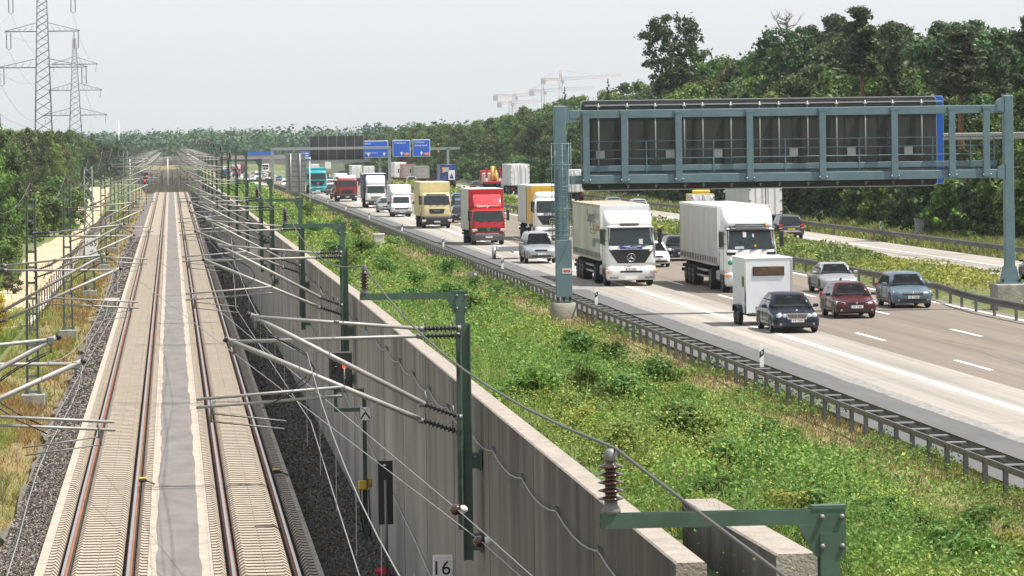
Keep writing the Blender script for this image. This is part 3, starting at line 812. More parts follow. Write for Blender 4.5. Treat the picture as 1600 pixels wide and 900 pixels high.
# ---------------------------------------------------------------- retaining walls
def wall_mat():
    m = mat('wall_concrete', (.36, .335, .295), .9, bump=.35, bscale=6)
    nt = m.node_tree; N = nt.nodes; L = nt.links; b = N['Principled BSDF']
    tc = N.new('ShaderNodeTexCoord')
    def noise(sc, s, det=4):
        mp = N.new('ShaderNodeMapping'); mp.inputs['Scale'].default_value = sc; L.new(tc.outputs['Object'], mp.inputs[0])
        n = N.new('ShaderNodeTexNoise'); n.inputs['Scale'].default_value = s; n.inputs['Detail'].default_value = det; L.new(mp.outputs[0], n.inputs['Vector']); return n
    def ramp(n, p0, c0, p1, c1):
        r = N.new('ShaderNodeValToRGB'); e = r.color_ramp.elements; e[0].position = p0; e[0].color = (*c0, 1); e[1].position = p1; e[1].color = (*c1, 1); L.new(n.outputs[0], r.inputs[0]); return r
    base = ramp(noise((1, .5, .5), .9), .3, (.27, .255, .23), .7, (.37, .35, .315)); prev = base.outputs[0]
    sp = N.new('ShaderNodeSeparateXYZ'); L.new(tc.outputs['Object'], sp.inputs[0])
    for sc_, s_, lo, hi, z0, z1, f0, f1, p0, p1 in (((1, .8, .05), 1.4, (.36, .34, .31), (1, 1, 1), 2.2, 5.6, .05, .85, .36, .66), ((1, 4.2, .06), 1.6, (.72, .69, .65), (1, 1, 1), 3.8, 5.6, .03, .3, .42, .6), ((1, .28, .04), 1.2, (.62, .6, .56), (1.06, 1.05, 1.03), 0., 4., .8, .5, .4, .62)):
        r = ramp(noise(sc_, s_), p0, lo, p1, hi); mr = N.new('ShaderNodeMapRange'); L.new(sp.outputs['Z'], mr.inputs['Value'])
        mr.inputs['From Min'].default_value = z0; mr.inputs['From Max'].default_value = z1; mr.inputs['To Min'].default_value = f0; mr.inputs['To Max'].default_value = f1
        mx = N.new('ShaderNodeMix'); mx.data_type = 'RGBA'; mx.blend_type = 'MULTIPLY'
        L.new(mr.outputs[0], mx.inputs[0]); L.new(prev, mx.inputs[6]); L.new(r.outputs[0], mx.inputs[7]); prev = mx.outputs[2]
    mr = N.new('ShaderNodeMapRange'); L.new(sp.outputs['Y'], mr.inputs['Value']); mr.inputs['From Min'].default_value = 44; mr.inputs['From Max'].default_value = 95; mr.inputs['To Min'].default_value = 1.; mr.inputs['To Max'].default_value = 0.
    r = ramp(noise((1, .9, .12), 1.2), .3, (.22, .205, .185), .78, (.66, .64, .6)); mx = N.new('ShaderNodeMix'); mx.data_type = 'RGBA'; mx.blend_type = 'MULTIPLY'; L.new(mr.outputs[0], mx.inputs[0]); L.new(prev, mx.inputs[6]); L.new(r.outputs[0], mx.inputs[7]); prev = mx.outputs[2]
    L.new(prev, b.inputs['Base Color'])
    return m
WALLM = wall_mat(); COPE = mat('coping_concrete', (.36, .315, .27), .9, nscale=3., col2=(.25, .215, .18), bump=.5, bscale=22)
JOINT = mat('wall_joint', (.15, .14, .125), .9)
def wall(label, u, th, v0, v1, zt, zb=-.6, step=6., seg=12.):
    t = thing('concrete_wall', label, 'wall', (0, 0, 0))
    mb = MB(); vv = list(np.arange(v0, v1, step)) + [v1]; o = 0; q = mb.mi(WALLM); c = mb.mi(COPE)
    for v in vv: mb.v += [(u, v, zb), (u, v, zt(v) - .02), (u + .02, v, zt(v)), (u + th - .02, v, zt(v)), (u + th, v, zt(v) - .02), (u + th, v, zb)]
    for j in range(len(vv) - 1):
        for i in range(5): mb.f.append((j * 6 + i, j * 6 + i + 1, j * 6 + i + 7, j * 6 + i + 6)); mb.m.append(c if i in (1, 2, 3) else q); mb.sm.append(False)
    mb.f.append((0, 1, 2, 3, 4, 5)); mb.m.append(c); mb.sm.append(False)
    mb.f.append(tuple(len(mb.v) - 6 + i for i in range(6))); mb.m.append(q); mb.sm.append(False)
    mb.build('wall_body', t, fix=False)
    js = MB(); v = v0 + seg
    while v < min(v1 - 2, 420): js.box((u - .002, v, (zt(v) + zb) / 2), (.012, .02, zt(v) - zb - .02), JOINT); v += seg
    if js.v: js.build('joint', t)
    return t
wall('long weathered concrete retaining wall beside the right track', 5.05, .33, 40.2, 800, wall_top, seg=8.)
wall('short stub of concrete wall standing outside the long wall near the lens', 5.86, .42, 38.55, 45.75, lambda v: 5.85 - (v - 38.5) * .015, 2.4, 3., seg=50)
tw = thing('concrete_wall', 'far grey concrete trough wall crossing behind the track crest', 'wall', (0, 0, 0))
mb = MB()
for k in range(14):
    a = -9 + k * 1.25; mb.box((a, 965 - .35 * (a + 8) ** 1.2 if a > -8 else 965, .6), (1.24, .5, 6.), WALLM)
mb.build('wall_body', tw)
mb = MB()
for a in (-7.4, -5.2, -2.4, .2, 2.2, 3.8): mb.box((a, 964.6 - .35 * (max(0, a + 8)) ** 1.2, 1.4), (.22, .3, 3.4), JOINT)
mb.build('pilaster', tw)

# ---------------------------------------------------------------- catenary
GREEN = mat('mast_green', (.06, .11, .075), .55, noise=.25, nscale=3)
GREY = mat('galvanised_tube', (.33, .32, .295), .5, .25, noise=.15, nscale=5)
GREYD = mat('galvanised_fitting', (.2, .2, .19), .55, .4)
BROWNI = mat('brown_porcelain', (.055, .02, .014), .18, coat=.6)
BLACKI = mat('dark_insulator', (.02, .02, .022), .35)
LATT = mat('lattice_green', (.12, .165, .14), .6, noise=.25, nscale=3)
FOUND = mat('foundation_concrete', (.30, .29, .25), .9, noise=.35, nscale=2.5, bump=.4, bscale=15)
WIREM = mat('wire_metal', (.30, .30, .29), .5, .5)
def ribbed(mb, p0, p1, r, n, m_, core=None):
    p0, p1 = Vector(p0), Vector(p1); d = (p1 - p0); L_ = d.length; q = d.to_track_quat('Z', 'Y')
    prof = [(r * .45, 0)]
    for k in range(n):
        h = L_ * (k + .15) / n; prof += [(r * .45, h), (r, h + L_ / n * .25), (r * .95, h + L_ / n * .38), (r * .45, h + L_ / n * .62)]
    prof.append((r * .45, L_))
    return mb.lathe(prof, m_, p0, 'z', 10, mdir=q.to_matrix())
def lift(v): return 2.0 * smooth((v - 185) / 170)
def cantilever(t, sx, far=False, dz=0.):
    """sx=-1: reaches to the left (right-hand masts)"""
    n = 6 if far else 8
    rise = dz
    for k, (dv, tipx, tipz, topz, lowz, regz) in enumerate(((-.55, 3.58, 7.15, 6.88, 5.36, 5.82), (.55, 3.95, 6.68, 6.74, 5.08, 5.6))):
        tipz += rise; topz += rise; lowz += rise; regz += rise
        a = MB(); ia = sx * .12; ib = sx * .72
        a.tube([(ib, dv * .3, topz), (sx * tipx, dv, tipz)], .032, GREY, n); a.tube([(sx * tipx * .62, dv * .8, topz + (tipz - topz) * .6 - .02), (sx * tipx * .62, dv * .8, topz + (tipz - topz) * .6 + .02)], .05, GREYD, 6)
        a.build('top_tube', t)
        a = MB(); a.tube([(ib, dv * .3, lowz + (tipz - lowz) * .13), (sx * (tipx + .12), dv, tipz + .05)], .045, GREY, n); a.tube([(sx * (tipx + .1), dv, tipz + .03), (sx * (tipx + .16), dv, tipz + .06)], .055, BLACK, n)
        a.box((sx * tipx, dv, tipz - .02), (.12, .1, .14), GREYD, .02); a.tube([(sx * tipx, dv, tipz - .05), (sx * tipx, dv, tipz - .22)], .02, GREYD, 5)
        a.build('diagonal_tube', t)
        for z0, z1 in ((topz, topz), (lowz, lowz + (tipz - lowz) * .13)):
            a = MB(); ribbed(a, (ia, dv * .25, z0), (ib, dv * .3, z1), .062, 9, BLACKI); a.tube([(ib, dv * .3, z1), (ib + sx * .1, dv * .31, z1)], .05, GREYD, 7); a.tube([(ia - sx * .04, dv * .25, z0), (ia + sx * .06, dv * .25, z0)], .05, GREYD, 7)
            a.tube([(ib - sx * .05, dv * .3, z1), (ib, dv * .3, z1 + .22)], .012, GREYD, 5); a.tube([(ia + sx * .1, dv * .25, z0), (ia + sx * .12, dv * .25, z0 + .2)], .012, GREYD, 5)
            a.build('insulator', t)
        a = MB(); rx0 = 2.1; rx1 = 4.6
        a.tube([(sx * rx0, dv * .9, regz + .12), (sx * rx1, dv * 1.1, regz - .04)], .026, GREY, n)
        a.tube([(sx * (rx1 - .25), dv * 1.1, regz - .05), (sx * (rx1 - .25), dv * 1.1, regz - .3)], .02, GREYD, 5)
        a.tube([(sx * (rx1 - .25), dv * 1.1, regz - .28), (sx * (rx1 - 1.5), dv * 1.1 - .2, regz - .42)], .014, GREYD, 5)
        a.tube([(sx * rx0, dv * .9, regz + .12), (sx * rx0, dv * .9, lowz + (tipz - lowz) * .5)], .012, GREYD, 5)
        a.build('registration_arm', t)
    if not far:
        for dv in (-.55, .55):
            a = MB(); pts = [(sx * 3.5, dv, 6.9)] + [(sx * (3.5 - .9 * math.sin(k / 6 * math.pi)), dv + .1, 6.9 - 1.3 * k / 6) for k in range(1, 7)]
            a.tube(pts, .012, BLACK, 5); a.build('jumper_cable', t)
def right_mast(label, u, v, arm_z, far=False, arms=True):
    t = thing('catenary_mast', label, 'mast', (u, v, track_z(v)), 0, 'green masts along the retaining wall')
    m = MB(); m.hbeam((0, 0, 2.9), (0, 0, (6.95 if arms else 6.5) + lift(v)), .17, .02, GREEN, 'x'); m.build('mast_post', t)
    m = MB(); m.hbeam((-.06, .3, 3.4), (-.06, .3, arm_z - .12), .15, .018, GREEN, 'y')
    m.box((-.03, .18, 6.4), (.12, .2, .16), GREEN); m.box((-.03, .18, 4.2), (.12, .2, .16), GREEN); m.build('mast_extension', t)
    for z in (4.6, 3.2):
        m = MB(); m.box((.13, .1, z), (.16, .34, .26), GREEN, .01); m.box((.22, .1, z), (.03, .42, .34), GREEN)
        m.tube([(.13, -.09, z + .08), (.13, -.06, z + .08)], .02, GREYD, 6); m.build('wall_bracket', t)
    m = MB(); m.hbeam((-1.78, .3, arm_z), (.06, .3, arm_z), .11, .014, GREEN, 'z')
    m.prism([(-.16, arm_z - .3), (.06, arm_z - .3), (.06, arm_z - .055), (-.3, arm_z - .055)], .12, GREEN, 'xz', .24)
    m.box((-.06, .3, arm_z + .07), (.26, .12, .03), GREEN)
    for x in (-.12, .03):
        for dz in (-.22, 0): m.lathe([(.022, 0), (.022, -.03)], GREYD, (x, .24, arm_z + dz), 'y', 6)
    m.build('feeder_arm', t)
    m = MB(); x = -1.7
    m.lathe([(.07, .05), (.075, .08), (.05, .12), (.05, .16)], GREYD, (x, .3, arm_z), 'z', 10)
    ribbed(m, (x, .3, arm_z + .14), (x, .3, arm_z + .44), .1, 5, BROWNI)
    m.lathe([(.04, .44), (.05, .46), (.045, .52), (.02, .54)], GREYD, (x, .3, arm_z), 'z', 8)
    m.build('post_insulator', t)
    if arms: cantilever(t, -1, far, lift(v))
    else:
        m = MB(); m.tube([(-.85, -.4, 6.72), (-.55, -.2, 6.66), (-.3, 0, 6.7)], .035, GREYD, 6); m.lathe([(.1, -.02), (.1, .02)], GREYD, (-.62, -.25, 6.66), 'y', 14); m.box((-.38, -.1, 6.62), (.2, .1, .14), GREYD, .02); m.build('tensioner', t)
    return t
RM = [(28.2, 7.235), (65.5, 7.42), (111, 7.66), (147, 7.86), (190, 8.2), (213, 9.1), (252, 9.45), (291, 9.6), (333, 9.8), (375, 9.9), (418, 9.9), (462, 9.9), (506, 9.9), (552, 9.8), (600, 9.7), (650, 9.6), (700, 9.4)]
for i, (v, az) in enumerate(RM):
    lb = ['nearest green catenary mast with its arm crossing the short wall stub', 'second green catenary mast in front of the wall with brown insulator on its arm', 'third green catenary mast, above the black signal with the red light', 'fourth green catenary mast along the wall'][i] if i < 4 else '%s green catenary mast from the near end of the wall, counting away' % ORD[i]
    o = right_mast(lb, 4.78, v, az, v > 240, i > 0)
    if i == 0: o.location.x = 4.74
def left_mast(label, v, kind):
    u = -5.78
    t = thing('lattice_mast', label, 'mast', (u, v, zg(u, v) if kind else 0), 0, 'lattice masts left of the tracks')
    z0 = .45
    m = MB(); w0, w1, H_ = (.46, .30, 8.25 + lift(v) * .6) if kind == 'flat' else (.66, .5, 8.3 + lift(v) * .6)
    def wd(z): return w0 + (w1 - w0) * z / H_
    if kind == 'flat':
        for s in (-1, 1): m.box((0, 0, 0), (.001, .001, .001), LATT); m.hbeam((s * wd(z0) / 2, 0, z0), (s * wd(H_) / 2, 0, H_), .1, .02, LATT, 'x')
        z = z0 + .1
        while z < H_: m.box((0, 0, z), (wd(z), .05, .10), LATT); z += .62
    else:
        for s in (-1, 1):
            for r in (-1, 1): m.tube([(s * wd(z0) / 2, r * .2, z0), (s * wd(H_) / 2, r * .18, H_)], .05, LATT, 4)
        z = z0
        while z < H_ - .4:
            for r in (-.19, .19):
                m.tube([(-wd(z) / 2, r, z), (wd(z) / 2, r, z + .6)], .03, LATT, 4); m.tube([(wd(z) / 2, r, z), (-wd(z) / 2, r, z + .6)], .03, LATT, 4)
            z += .6
    for s in (-1, 1): m.prism([(s * .2, z0 - .02), (s * .4, z0 - .02), (s * .24, z0 + .3), (s * .2, z0 + .3)], .04, LATT, 'xz', -.02)
    m.build('mast_post', t)
    MB().box((0, 0, .1), (.95, .95, .74), FOUND, .03).build('foundation', t)
    m = MB(); ribbed(m, (0, 0, H_), (0, 0, H_ + .35), .085, 5, BROWNI); m.build('post_insulator', t)
    cantilever(t, 1, v > 240, lift(v))
    return t
LMV = [(64, 'flat'), (112, 'flat'), (154, 'flat'), (207, 'flat'), (262, 'lattice'), (318, 'flat'), (370, 'flat'), (424, 'flat'), (478, 'lattice'), (532, 'flat'), (590, 'flat'), (650, 'flat'), (710, 'flat')]
for i, (v, k) in enumerate(LMV):
    lb = {0: 'nearest left mast, only its tube arms reaching in from the left edge', 1: 'second left mast, tubes entering at the left edge above the bushes', 2: 'first fully visible ladder mast on the block left of the gravel',
          3: 'ladder mast on a concrete block below the dirt road', 4: 'heavy cross-braced lattice mast behind the white sign 165'}.get(i, '%s lattice mast left of the tracks, counting away' % ORD[i])
    left_mast(lb, v, k)
# wires
def sag_wire(name, label, pts, sag, r=.009, n=8, droop=None, cat='wire', group=None, m_=None):
    P = []
    for a, b in zip(pts, pts[1:]):
        a, b = Vector(a), Vector(b)
        for k in range(n):
            t = k / n; p = a.lerp(b, t); p.z -= sag * 4 * t * (1 - t) * ((b - a).length / 45.) ** 2; P.append(p)
    P.append(Vector(pts[-1]))
    o = MB().tube(P, r, m_ or WIREM, 5, smooth=True).build(name, fix=False)
    return tag(o, label, cat, group)
rv = [v for v, _ in RM]; lv = [v for v, _ in LMV]
for c, vv, nm in ((1.87, rv, 'right'), (-2.07, lv, 'left')):
    st = [v for v in vv]
    z = [(c + (.25 if i % 2 else -.25), v, 5.32 + lift(v) + track_z(v)) for i, v in enumerate(st)]
    sag_wire('contact_wire', 'thin contact wire hanging over the %s track' % nm, z, .02, .008)
    hi = [(c + (.2 if i % 2 else -.2), v, 6.5 + lift(v) + track_z(v)) for i, v in enumerate(st)]
    w = sag_wire('messenger_wire', 'sagging messenger wire above the %s track with droppers' % nm, hi, .55, .008)
    for (a, b) in zip(st[:6], st[1:7]):
        for k in range(1, 7):
            t = k / 7; zz = 6.5 - .55 * 4 * t * (1 - t) * ((b - a) / 45.) ** 2
            MB().tube([(c, a + (b - a) * t, zz), (c, a + (b - a) * t, 5.33)], .004, WIREM, 4, cap=False).build('dropper', w)
fz = [(4.78 - 1.7, v + .3, az + .54) for v, az in RM]
r0 = [(4.55, 17.0, 6.62)]
sag_wire('feeder_cable', 'thick grey feeder cable resting on the brown insulators of the right masts', r0 + fz, .55, .0135, 10, cat='cable', m_=mat('cable_grey', (.10, .097, .092), .6, .2))
sag_wire('feeder_cable', 'feeder cable sagging between the tops of the left lattice masts', [(-5.78, v, 8.6 + lift(v) * .6) for v in lv], .9, .014, 10, cat='cable', m_=mat('cable_grey'))
sag_wire('anchor_wire', 'upper anchor wire with a white bulb insulator running down to the wall', [(-.6, 128, 6.2), (4.2, 60, 4.3), (4.9, 36, 4.35)], .0, .009)
sag_wire('anchor_wire', 'lower anchor wire with a white bulb insulator running down to the wall', [(-1.2, 118, 5.9), (4.45, 58.5, 3.95), (4.95, 36, 4.2)], .0, .009)
PORC = mat('white_porcelain', (.7, .68, .64), .25, coat=.4)
for (p, lb) in (((4.2, 60, 4.3), 'upper bulb insulator on the anchor wire'), ((4.45, 58.5, 3.95), 'lower bulb insulator on the anchor wire')):
    t = thing('bulb_insulator', lb, 'insulator', p)
    MB().lathe([(.02, -.12), (.075, -.09), (.09, -.02), (.085, .03), (.05, .05)], BROWNI, (0, 0, 0), 'x', 12).build('cap', t)
    MB().lathe([(.05, .045), (.07, .06), (.065, .12), (.03, .16)], PORC, (0, 0, 0), 'x', 12).build('core', t)
# cable clipped along the wall face
pts = []; v = 42.
while v < 300: pts.append((5.0, v, wall_top(v) - .62)); v += 5.2
w = sag_wire('wall_cable', 'thin cable clipped in loops along the face of the long wall', pts, 9., .012, 5, cat='cable')
m = MB()
for p in pts: m.box((5.02, p[1], p[2]), (.06, .05, .1), GREYD); m.tube([(5.03, p[1], p[2] + .05), (4.95, p[1], p[2] + .09)], .012, GREYD, 5)
m.build('clip', w)
sag_wire('earth_cable', 'pale cable strapped diagonally down the lower face of the long wall', [(4.99, 190, 4.2), (5.03, 120, 2.4), (5.03, 84, 1.3), (5.03, 68, .6)], .0, .02, 6, cat='cable', m_=GREY)

# ---------------------------------------------------------------- signals and small trackside things
def hect(label, loc, w, h, s1, s2, u_):
    t = thing('number_sign', label, 'sign', loc)
    MB().box((0, 0, 0), (w, .03, h), PLATE, .012).build('panel', t)
    text('lettering', s1, h * .4, INK, t, (0, -.018, h * .22), sx=1.)
    if s2: text('lettering', s2, h * .4, INK, t, (0, -.018, -h * .29))
    return t
hect('white sign reading 163 on the wall below the second mast', (4.92, 73., 1.72), .5, .94, '163', '2', 0)
hect('small white sign reading 163 on the wall behind the tube arms', (4.86, 236., 3.5), .6, .72, '163', '', 0)
hect('white sign reading 165 on the cross-braced mast', (-5.62, 261.2, 3.1), .85, 1.3, '165', '7', 0)
t = thing('railway_signal', 'black railway signal showing a red light on a green bracket', 'signal', (4.72, 99.2, -.25))
MB().hbeam((-.02, 0, 0), (-.02, 0, 3.75), .11, .014, GREEN, 'x').build('post', t)
m = MB(); m.hbeam((-.76, 0, 3.9), (-.02, 0, 3.9), .09, .012, GREEN, 'z'); m.hbeam((-.76, 0, 3.4), (-.02, 0, 3.4), .09, .012, GREEN, 'z'); m.hbeam((-.76, 0, 3.36), (-.76, 0, 3.94), .09, .012, GREEN, 'x'); m.build('bracket', t)
m = MB(); m.box((-.62, -.02, 4.42), (.6, .1, .98), BLACK, .03); m.box((-.62, .12, 4.42), (.5, .2, .85), BLACK, .03); h = m.build('signal_head', t)
LRED = mat('signal_red', (.9, .03, .01), .3, emit=(1., .05, .01), estr=1.6); LENS = mat('dark_lens', (.01, .01, .012), .1)
m = MB(); m.lathe([(.05, .0), (.05, -.03), (.01, -.035)], LRED, (-.53, -.07, 4.52), 'y', 12); m.build('red_light', h)
m = MB()
for x, z in ((-.75, 4.5), (-.75, 4.7), (-.52, 4.2)): m.lathe([(.05, .0), (.05, -.02), (.01, -.025)], LENS, (x, -.07, z), 'y', 12)
m.build('dark_lens', h)
m = MB(); m.box((0, -.08, 3.3), (.3, .02, .34), PLATE, .01)
for s in (-1, 1):
    m.add([(s * .0, -.094, 3.30), (s * .0, -.094, 3.37), (s * .12, -.094, 3.2), (s * .12, -.094, 3.14)], [(0, 1, 2, 3)], INK); m.add([(s * .02, -.094, 3.40), (s * .12, -.094, 3.46), (s * .1, -.094, 3.46), (s * .0, -.094, 3.37)], [(0, 1, 2, 3)], INK)
    m.box((s * .145, -.085, 3.3), (.012, .03, .34), INK)
m.build('distant_board', t)
m = MB(); m.box((-.1, -.1, 1.46), (.22, .2, .24), YBOX, .03); m.build('junction_box', t); m = MB(); m.box((.06, .1, 1.5), (.2, .2, .24), YBOX, .03); m.build('junction_box', t)
m = MB()
for k in range(4): m.tube([(-.15 + k * .07, -.08, 1.34), (-.16 + k * .08, -.05, .7), (-.05 + k * .05, .1, .1)], .02, BLACK, 5)
m.build('cable', t)
t = thing('marker_plate', 'tall black plate on a grey pole by the wall foot', 'sign', (4.74, 90.4, -.25))
MB().tube([(0, -.03, 0), (0, -.03, 2.35)], .04, GREYD, 8).build('pole', t)
m = MB(); m.box((0, .03, 2.05), (.35, .04, 1.5), BLACK, .01); m.box((-.02, .005, 2.7), (.06, .01, .04), PLATE); m.build('plate', t)
m = MB()
rr = random.Random(3)
RC = mat('red_cloth', (.5, .015, .03), .9)
m.lathe([(.02, 0), (.14, .01), (.13, .07), (.07, .13), (.01, .14)], RC, (0, 0, 0), 'z', 9, smooth=False)
for i, p in enumerate(m.v): m.v[i] = (p[0] * (1 + .5 * rr.random()), p[1] * (1 + .5 * rr.random()), p[2] * (.8 + .4 * rr.random()))
tag(m.build('cloth', None, (4.7, 91.2, -.2)), 'crumpled red cloth lying at the foot of the wall', 'cloth')
tag(MB().box((0, 0, 0), (1.0, 2.6, .12), EDGEC, .02).build('concrete_cover', None, (-4.15, 252, -.05)), 'flat pale concrete cover slab in the gravel shoulder', 'slab')
for (p, lb) in (((-4.3, 640, 0), 'far small signal with two red lamps left of the crest'),):
    t = thing('railway_signal', lb, 'signal', p); LR2 = mat('far_signal_red', (.6, .02, .01), .4, emit=(1., .05, .01), estr=.35)
    MB().tube([(0, 0, 0), (0, 0, 5.2)], .09, GREYD, 6).build('post', t); h = MB().box((0, 0, 4.2), (.8, .2, 2.2), BLACK, .05).build('signal_head', t)
    MB().lathe([(.17, 0), (.17, -.06), (.02, -.08)], LR2, (.15, -.1, 4.7), 'y', 10).build('red_light', h); MB().lathe([(.17, 0), (.17, -.06), (.02, -.08)], LR2, (-.2, -.1, 3.9), 'y', 10).build('red_light', h)
# dirt road, fence left
DIRT = mat('sandy_dirt', (.56, .44, .30), .95, nscale=.35, col2=(.40, .275, .165), bump=.3, bscale=5, sc=(1, .25, 1))
mb = MB(); q = mb.mi(DIRT)
rows = []
for v in np.arange(205, 890, 8.):
    a = lerp_tab([(205, -9.6), (240, -12), (287, -11.6), (350, -13.4), (420, -12.4), (480, -12.2), (640, -16.6), (960, -21)], v); b = lerp_tab([(205, -8.8), (240, -8.4), (287, -8.5), (350, -9.4), (420, -9.2), (480, -9.4), (640, -11.2), (960, -15)], v)
    for k in range(4): x = a + (b - a) * k / 3 + .5 * (vn(v * .13, k) - .5); rows.append((x, v, zg(x, v) + .1))
mb.v = rows
for j in range(len(rows) // 4 - 1):
    for k in range(3): mb.f.append((j * 4 + k, j * 4 + k + 1, j * 4 + k + 5, j * 4 + k + 4)); mb.m.append(q); mb.sm.append(True)
mb.build('dirt_road', kind='structure', fix=False)
PALE = mat('pale_gravel_path', (.62, .57, .50), .95, nscale=.5, col2=(.5, .44, .36))
strip('gravel_path', -9.0, -8.1, lambda v: .16, PALE, v0=214, v1=540, step=9, edge=.4)
POSTM = mat('fence_post', (.085, .055, .05), .8)
t = thing('wire_fence', 'dark posted wire fence between the tracks and the dirt road', 'fence', (0, 0, 0))
mesh_ = MB(); vv = [200 + 5.2 * k for k in range(64)]
for v in vv:
    u = -7.95 + .25 * math.sin(v * .011)
    MB().box((u, v, zg(u, v) + .85), (.075, .075, 1.75), POSTM).build('post', t)
for z in (.4, .85, 1.3, 1.6):
    mesh_.tube([(-7.95 + .25 * math.sin(v * .011), v, zg(-7.95, v) + z) for v in vv], .008, POSTM, 4)
mesh_.build('fence_wire', t, fix=False)
for k in range(7):
    v = 96 + k * 13; u = -4.95 - .1 * (k % 3)
    t = thing('marker_stake', '%s thin wire stake left of the gravel shoulder' % ORD[k], 'stake', (u, v, zg(u, v)), 0, 'stakes along the gravel')
    MB().tube([(0, 0, 0), (0, 0, 1.1)], .012, GREYD, 5).build('stake', t); MB().box((0, 0, 1.12), (.08, .06, .05), GREYD).build('clamp', t)
sag_wire('ground_cable', 'grey cable lying along the gravel beside the left track', [(-4.3 + .15 * math.sin(v * .09), v, -.02) for v in range(80, 330, 10)], 0, .018, 2, cat='cable', m_=GREY)
# ================================================================= road furniture
ZINC = mat('bright_zinc', (.45, .45, .45), .45, .4, noise=.15)
STEELG = mat('guardrail_steel', (.115, .12, .125), .55, .35, noise=.3, nscale=3)
STEELD = mat('guardrail_dark', (.12, .115, .11), .65, .25, noise=.4, nscale=2, sc=(1, .2, 1))
WPROF = [(.0, -.155), (.05, -.12), (.05, -.06), (.0, -.025), (.0, .025), (.05, .06), (.05, .12), (.0, .155)]
def rail_loft(mb, path, off, zoff, sgn, m_, hs=1.):
    k = len(WPROF); o = len(mb.v); q = mb.mi(m_)
    for (u, v) in path: mb.v += [(u + off + sgn * x, v, road_z(v) + zoff + z * hs) for x, z in WPROF]
    for j in range(len(path) - 1):
        for i in range(k - 1): mb.f.append((o + j * k + i, o + j * k + i + 1, o + (j + 1) * k + i + 1, o + (j + 1) * k + i)); mb.m.append(q); mb.sm.append(False)
t = thing('guardrail', 'double guardrail with ladder-like spacers along the hard shoulder', 'guardrail', (0, 0, 0))
path = [(16.66, v) for v in np.arange(58, 640, 8.)]
mb = MB(); rail_loft(mb, path, .26, .55, 1, STEELD, 1.2); rail_loft(mb, path, .245, .55, 1, STEELD, 1.2); mb.build('rail_beam', t, fix=False)
mb = MB(); vv0 = [v for _, v in path]
for a, b in zip(vv0, vv0[1:]):
    for dz_, w_ in ((.66, .05), (.60, .02)): mb.box((16.66 - .22, (a + b) / 2, road_z(a) + dz_), (w_, b - a, .07), STEELG)
mb.build('rear_rail', t, fix=False)
vv = list(np.arange(60.6, 630, 1.95)); rest = MB(); rest2 = MB()
for i, v in enumerate(vv):
    a = MB() if i < 100 else rest; b = MB() if i < 100 else rest2
    z = road_z(v)
    a.hbeam((16.47, v, z - .4), (16.47, v, z + .63), .1, .014, STEELG, 'y')
    b.box((16.68, v, z + .685), (.44, .10, .03), ZINC); b.box((16.62, v, z + .6), (.3, .05, .12), STEELD)
    if i < 100: a.build('post', t); b.build('spacer', t)
rest.build('post', t, kind='stuff'); rest2.build('spacer', t, kind='stuff')
def single_rail(label, path, sgn, m_, vpost, h=.6):
    t = thing('guardrail', label, 'guardrail', (0, 0, 0))
    mb = MB(); rail_loft(mb, path, 0, h, sgn, m_); rail_loft(mb, [(u - sgn * .012, v) for u, v in path], 0, h, sgn, m_); mb.build('rail_beam', t, fix=False)
    tab = [(v, u) for u, v in path]
    for i, v in enumerate(vpost[:100]):
        u = lerp_tab(tab, v); MB().box((u - sgn * .09, v, road_z(v) + .3), (.1, .14, .85), m_).build('post', t)
    r = MB()
    for v in vpost[100:]:
        u = lerp_tab(tab, v); r.box((u - sgn * .09, v, road_z(v) + .3), (.1, .14, .85), m_)
    if r.v: r.build('post', t, kind='stuff')
single_rail('weathered median guardrail bending around the gantry plinth', [(32.6, v) for v in np.arange(118, 156, 6.)] + [(32.75, 157), (33.0, 161), (33.45, 166)] + [(33.6, v) for v in np.arange(174, 640, 8.)], -1, STEELD, list(np.arange(120, 600, 4.)))
single_rail('dark guardrail along the far forest edge of the opposite carriageway', [(48.4, v) for v in np.arange(170, 640, 8.)], -1, STEELD, list(np.arange(172, 600, 4.)))
# delineators
DW = mat('delineator_white', (.8, .8, .79), .5)
def delin(u, v, label, s=1):
    t = thing('delineator_post', label, 'delineator', (u, v, road_z(v) + .69), 0, 'white roadside delineator posts')
    MB().prism([(-.06, -.03), (.06, -.03), (.0, .09)], .66, DW, 'xy', 0).build('post', t)
    m = MB(); m.add([(-.062, -.032, .26), (.062, -.032, .36), (.062, -.032, .54), (-.062, -.032, .44)], [(0, 1, 2, 3)], INK)
    m.add([(-.062, -.034, .26), (-.002, .094, .31), (-.002, .094, .49), (-.062, -.034, .44)], [(0, 1, 2, 3)], INK)
    m.box((0, -.036, .42), (.04, .006, .09), LAMP); m.build('black_band', t)
for i, v in enumerate((110, 153.3, 197, 240, 283, 330, 374, 417, 460, 505)):
    delin(16.75, v, '%s white delineator post fixed on the near guardrail' % ORD[i])
for i, v in enumerate((214, 262, 330, 400, 470)):
    delin(48.6, v, '%s white delineator post behind the far guardrail' % ORD[i])
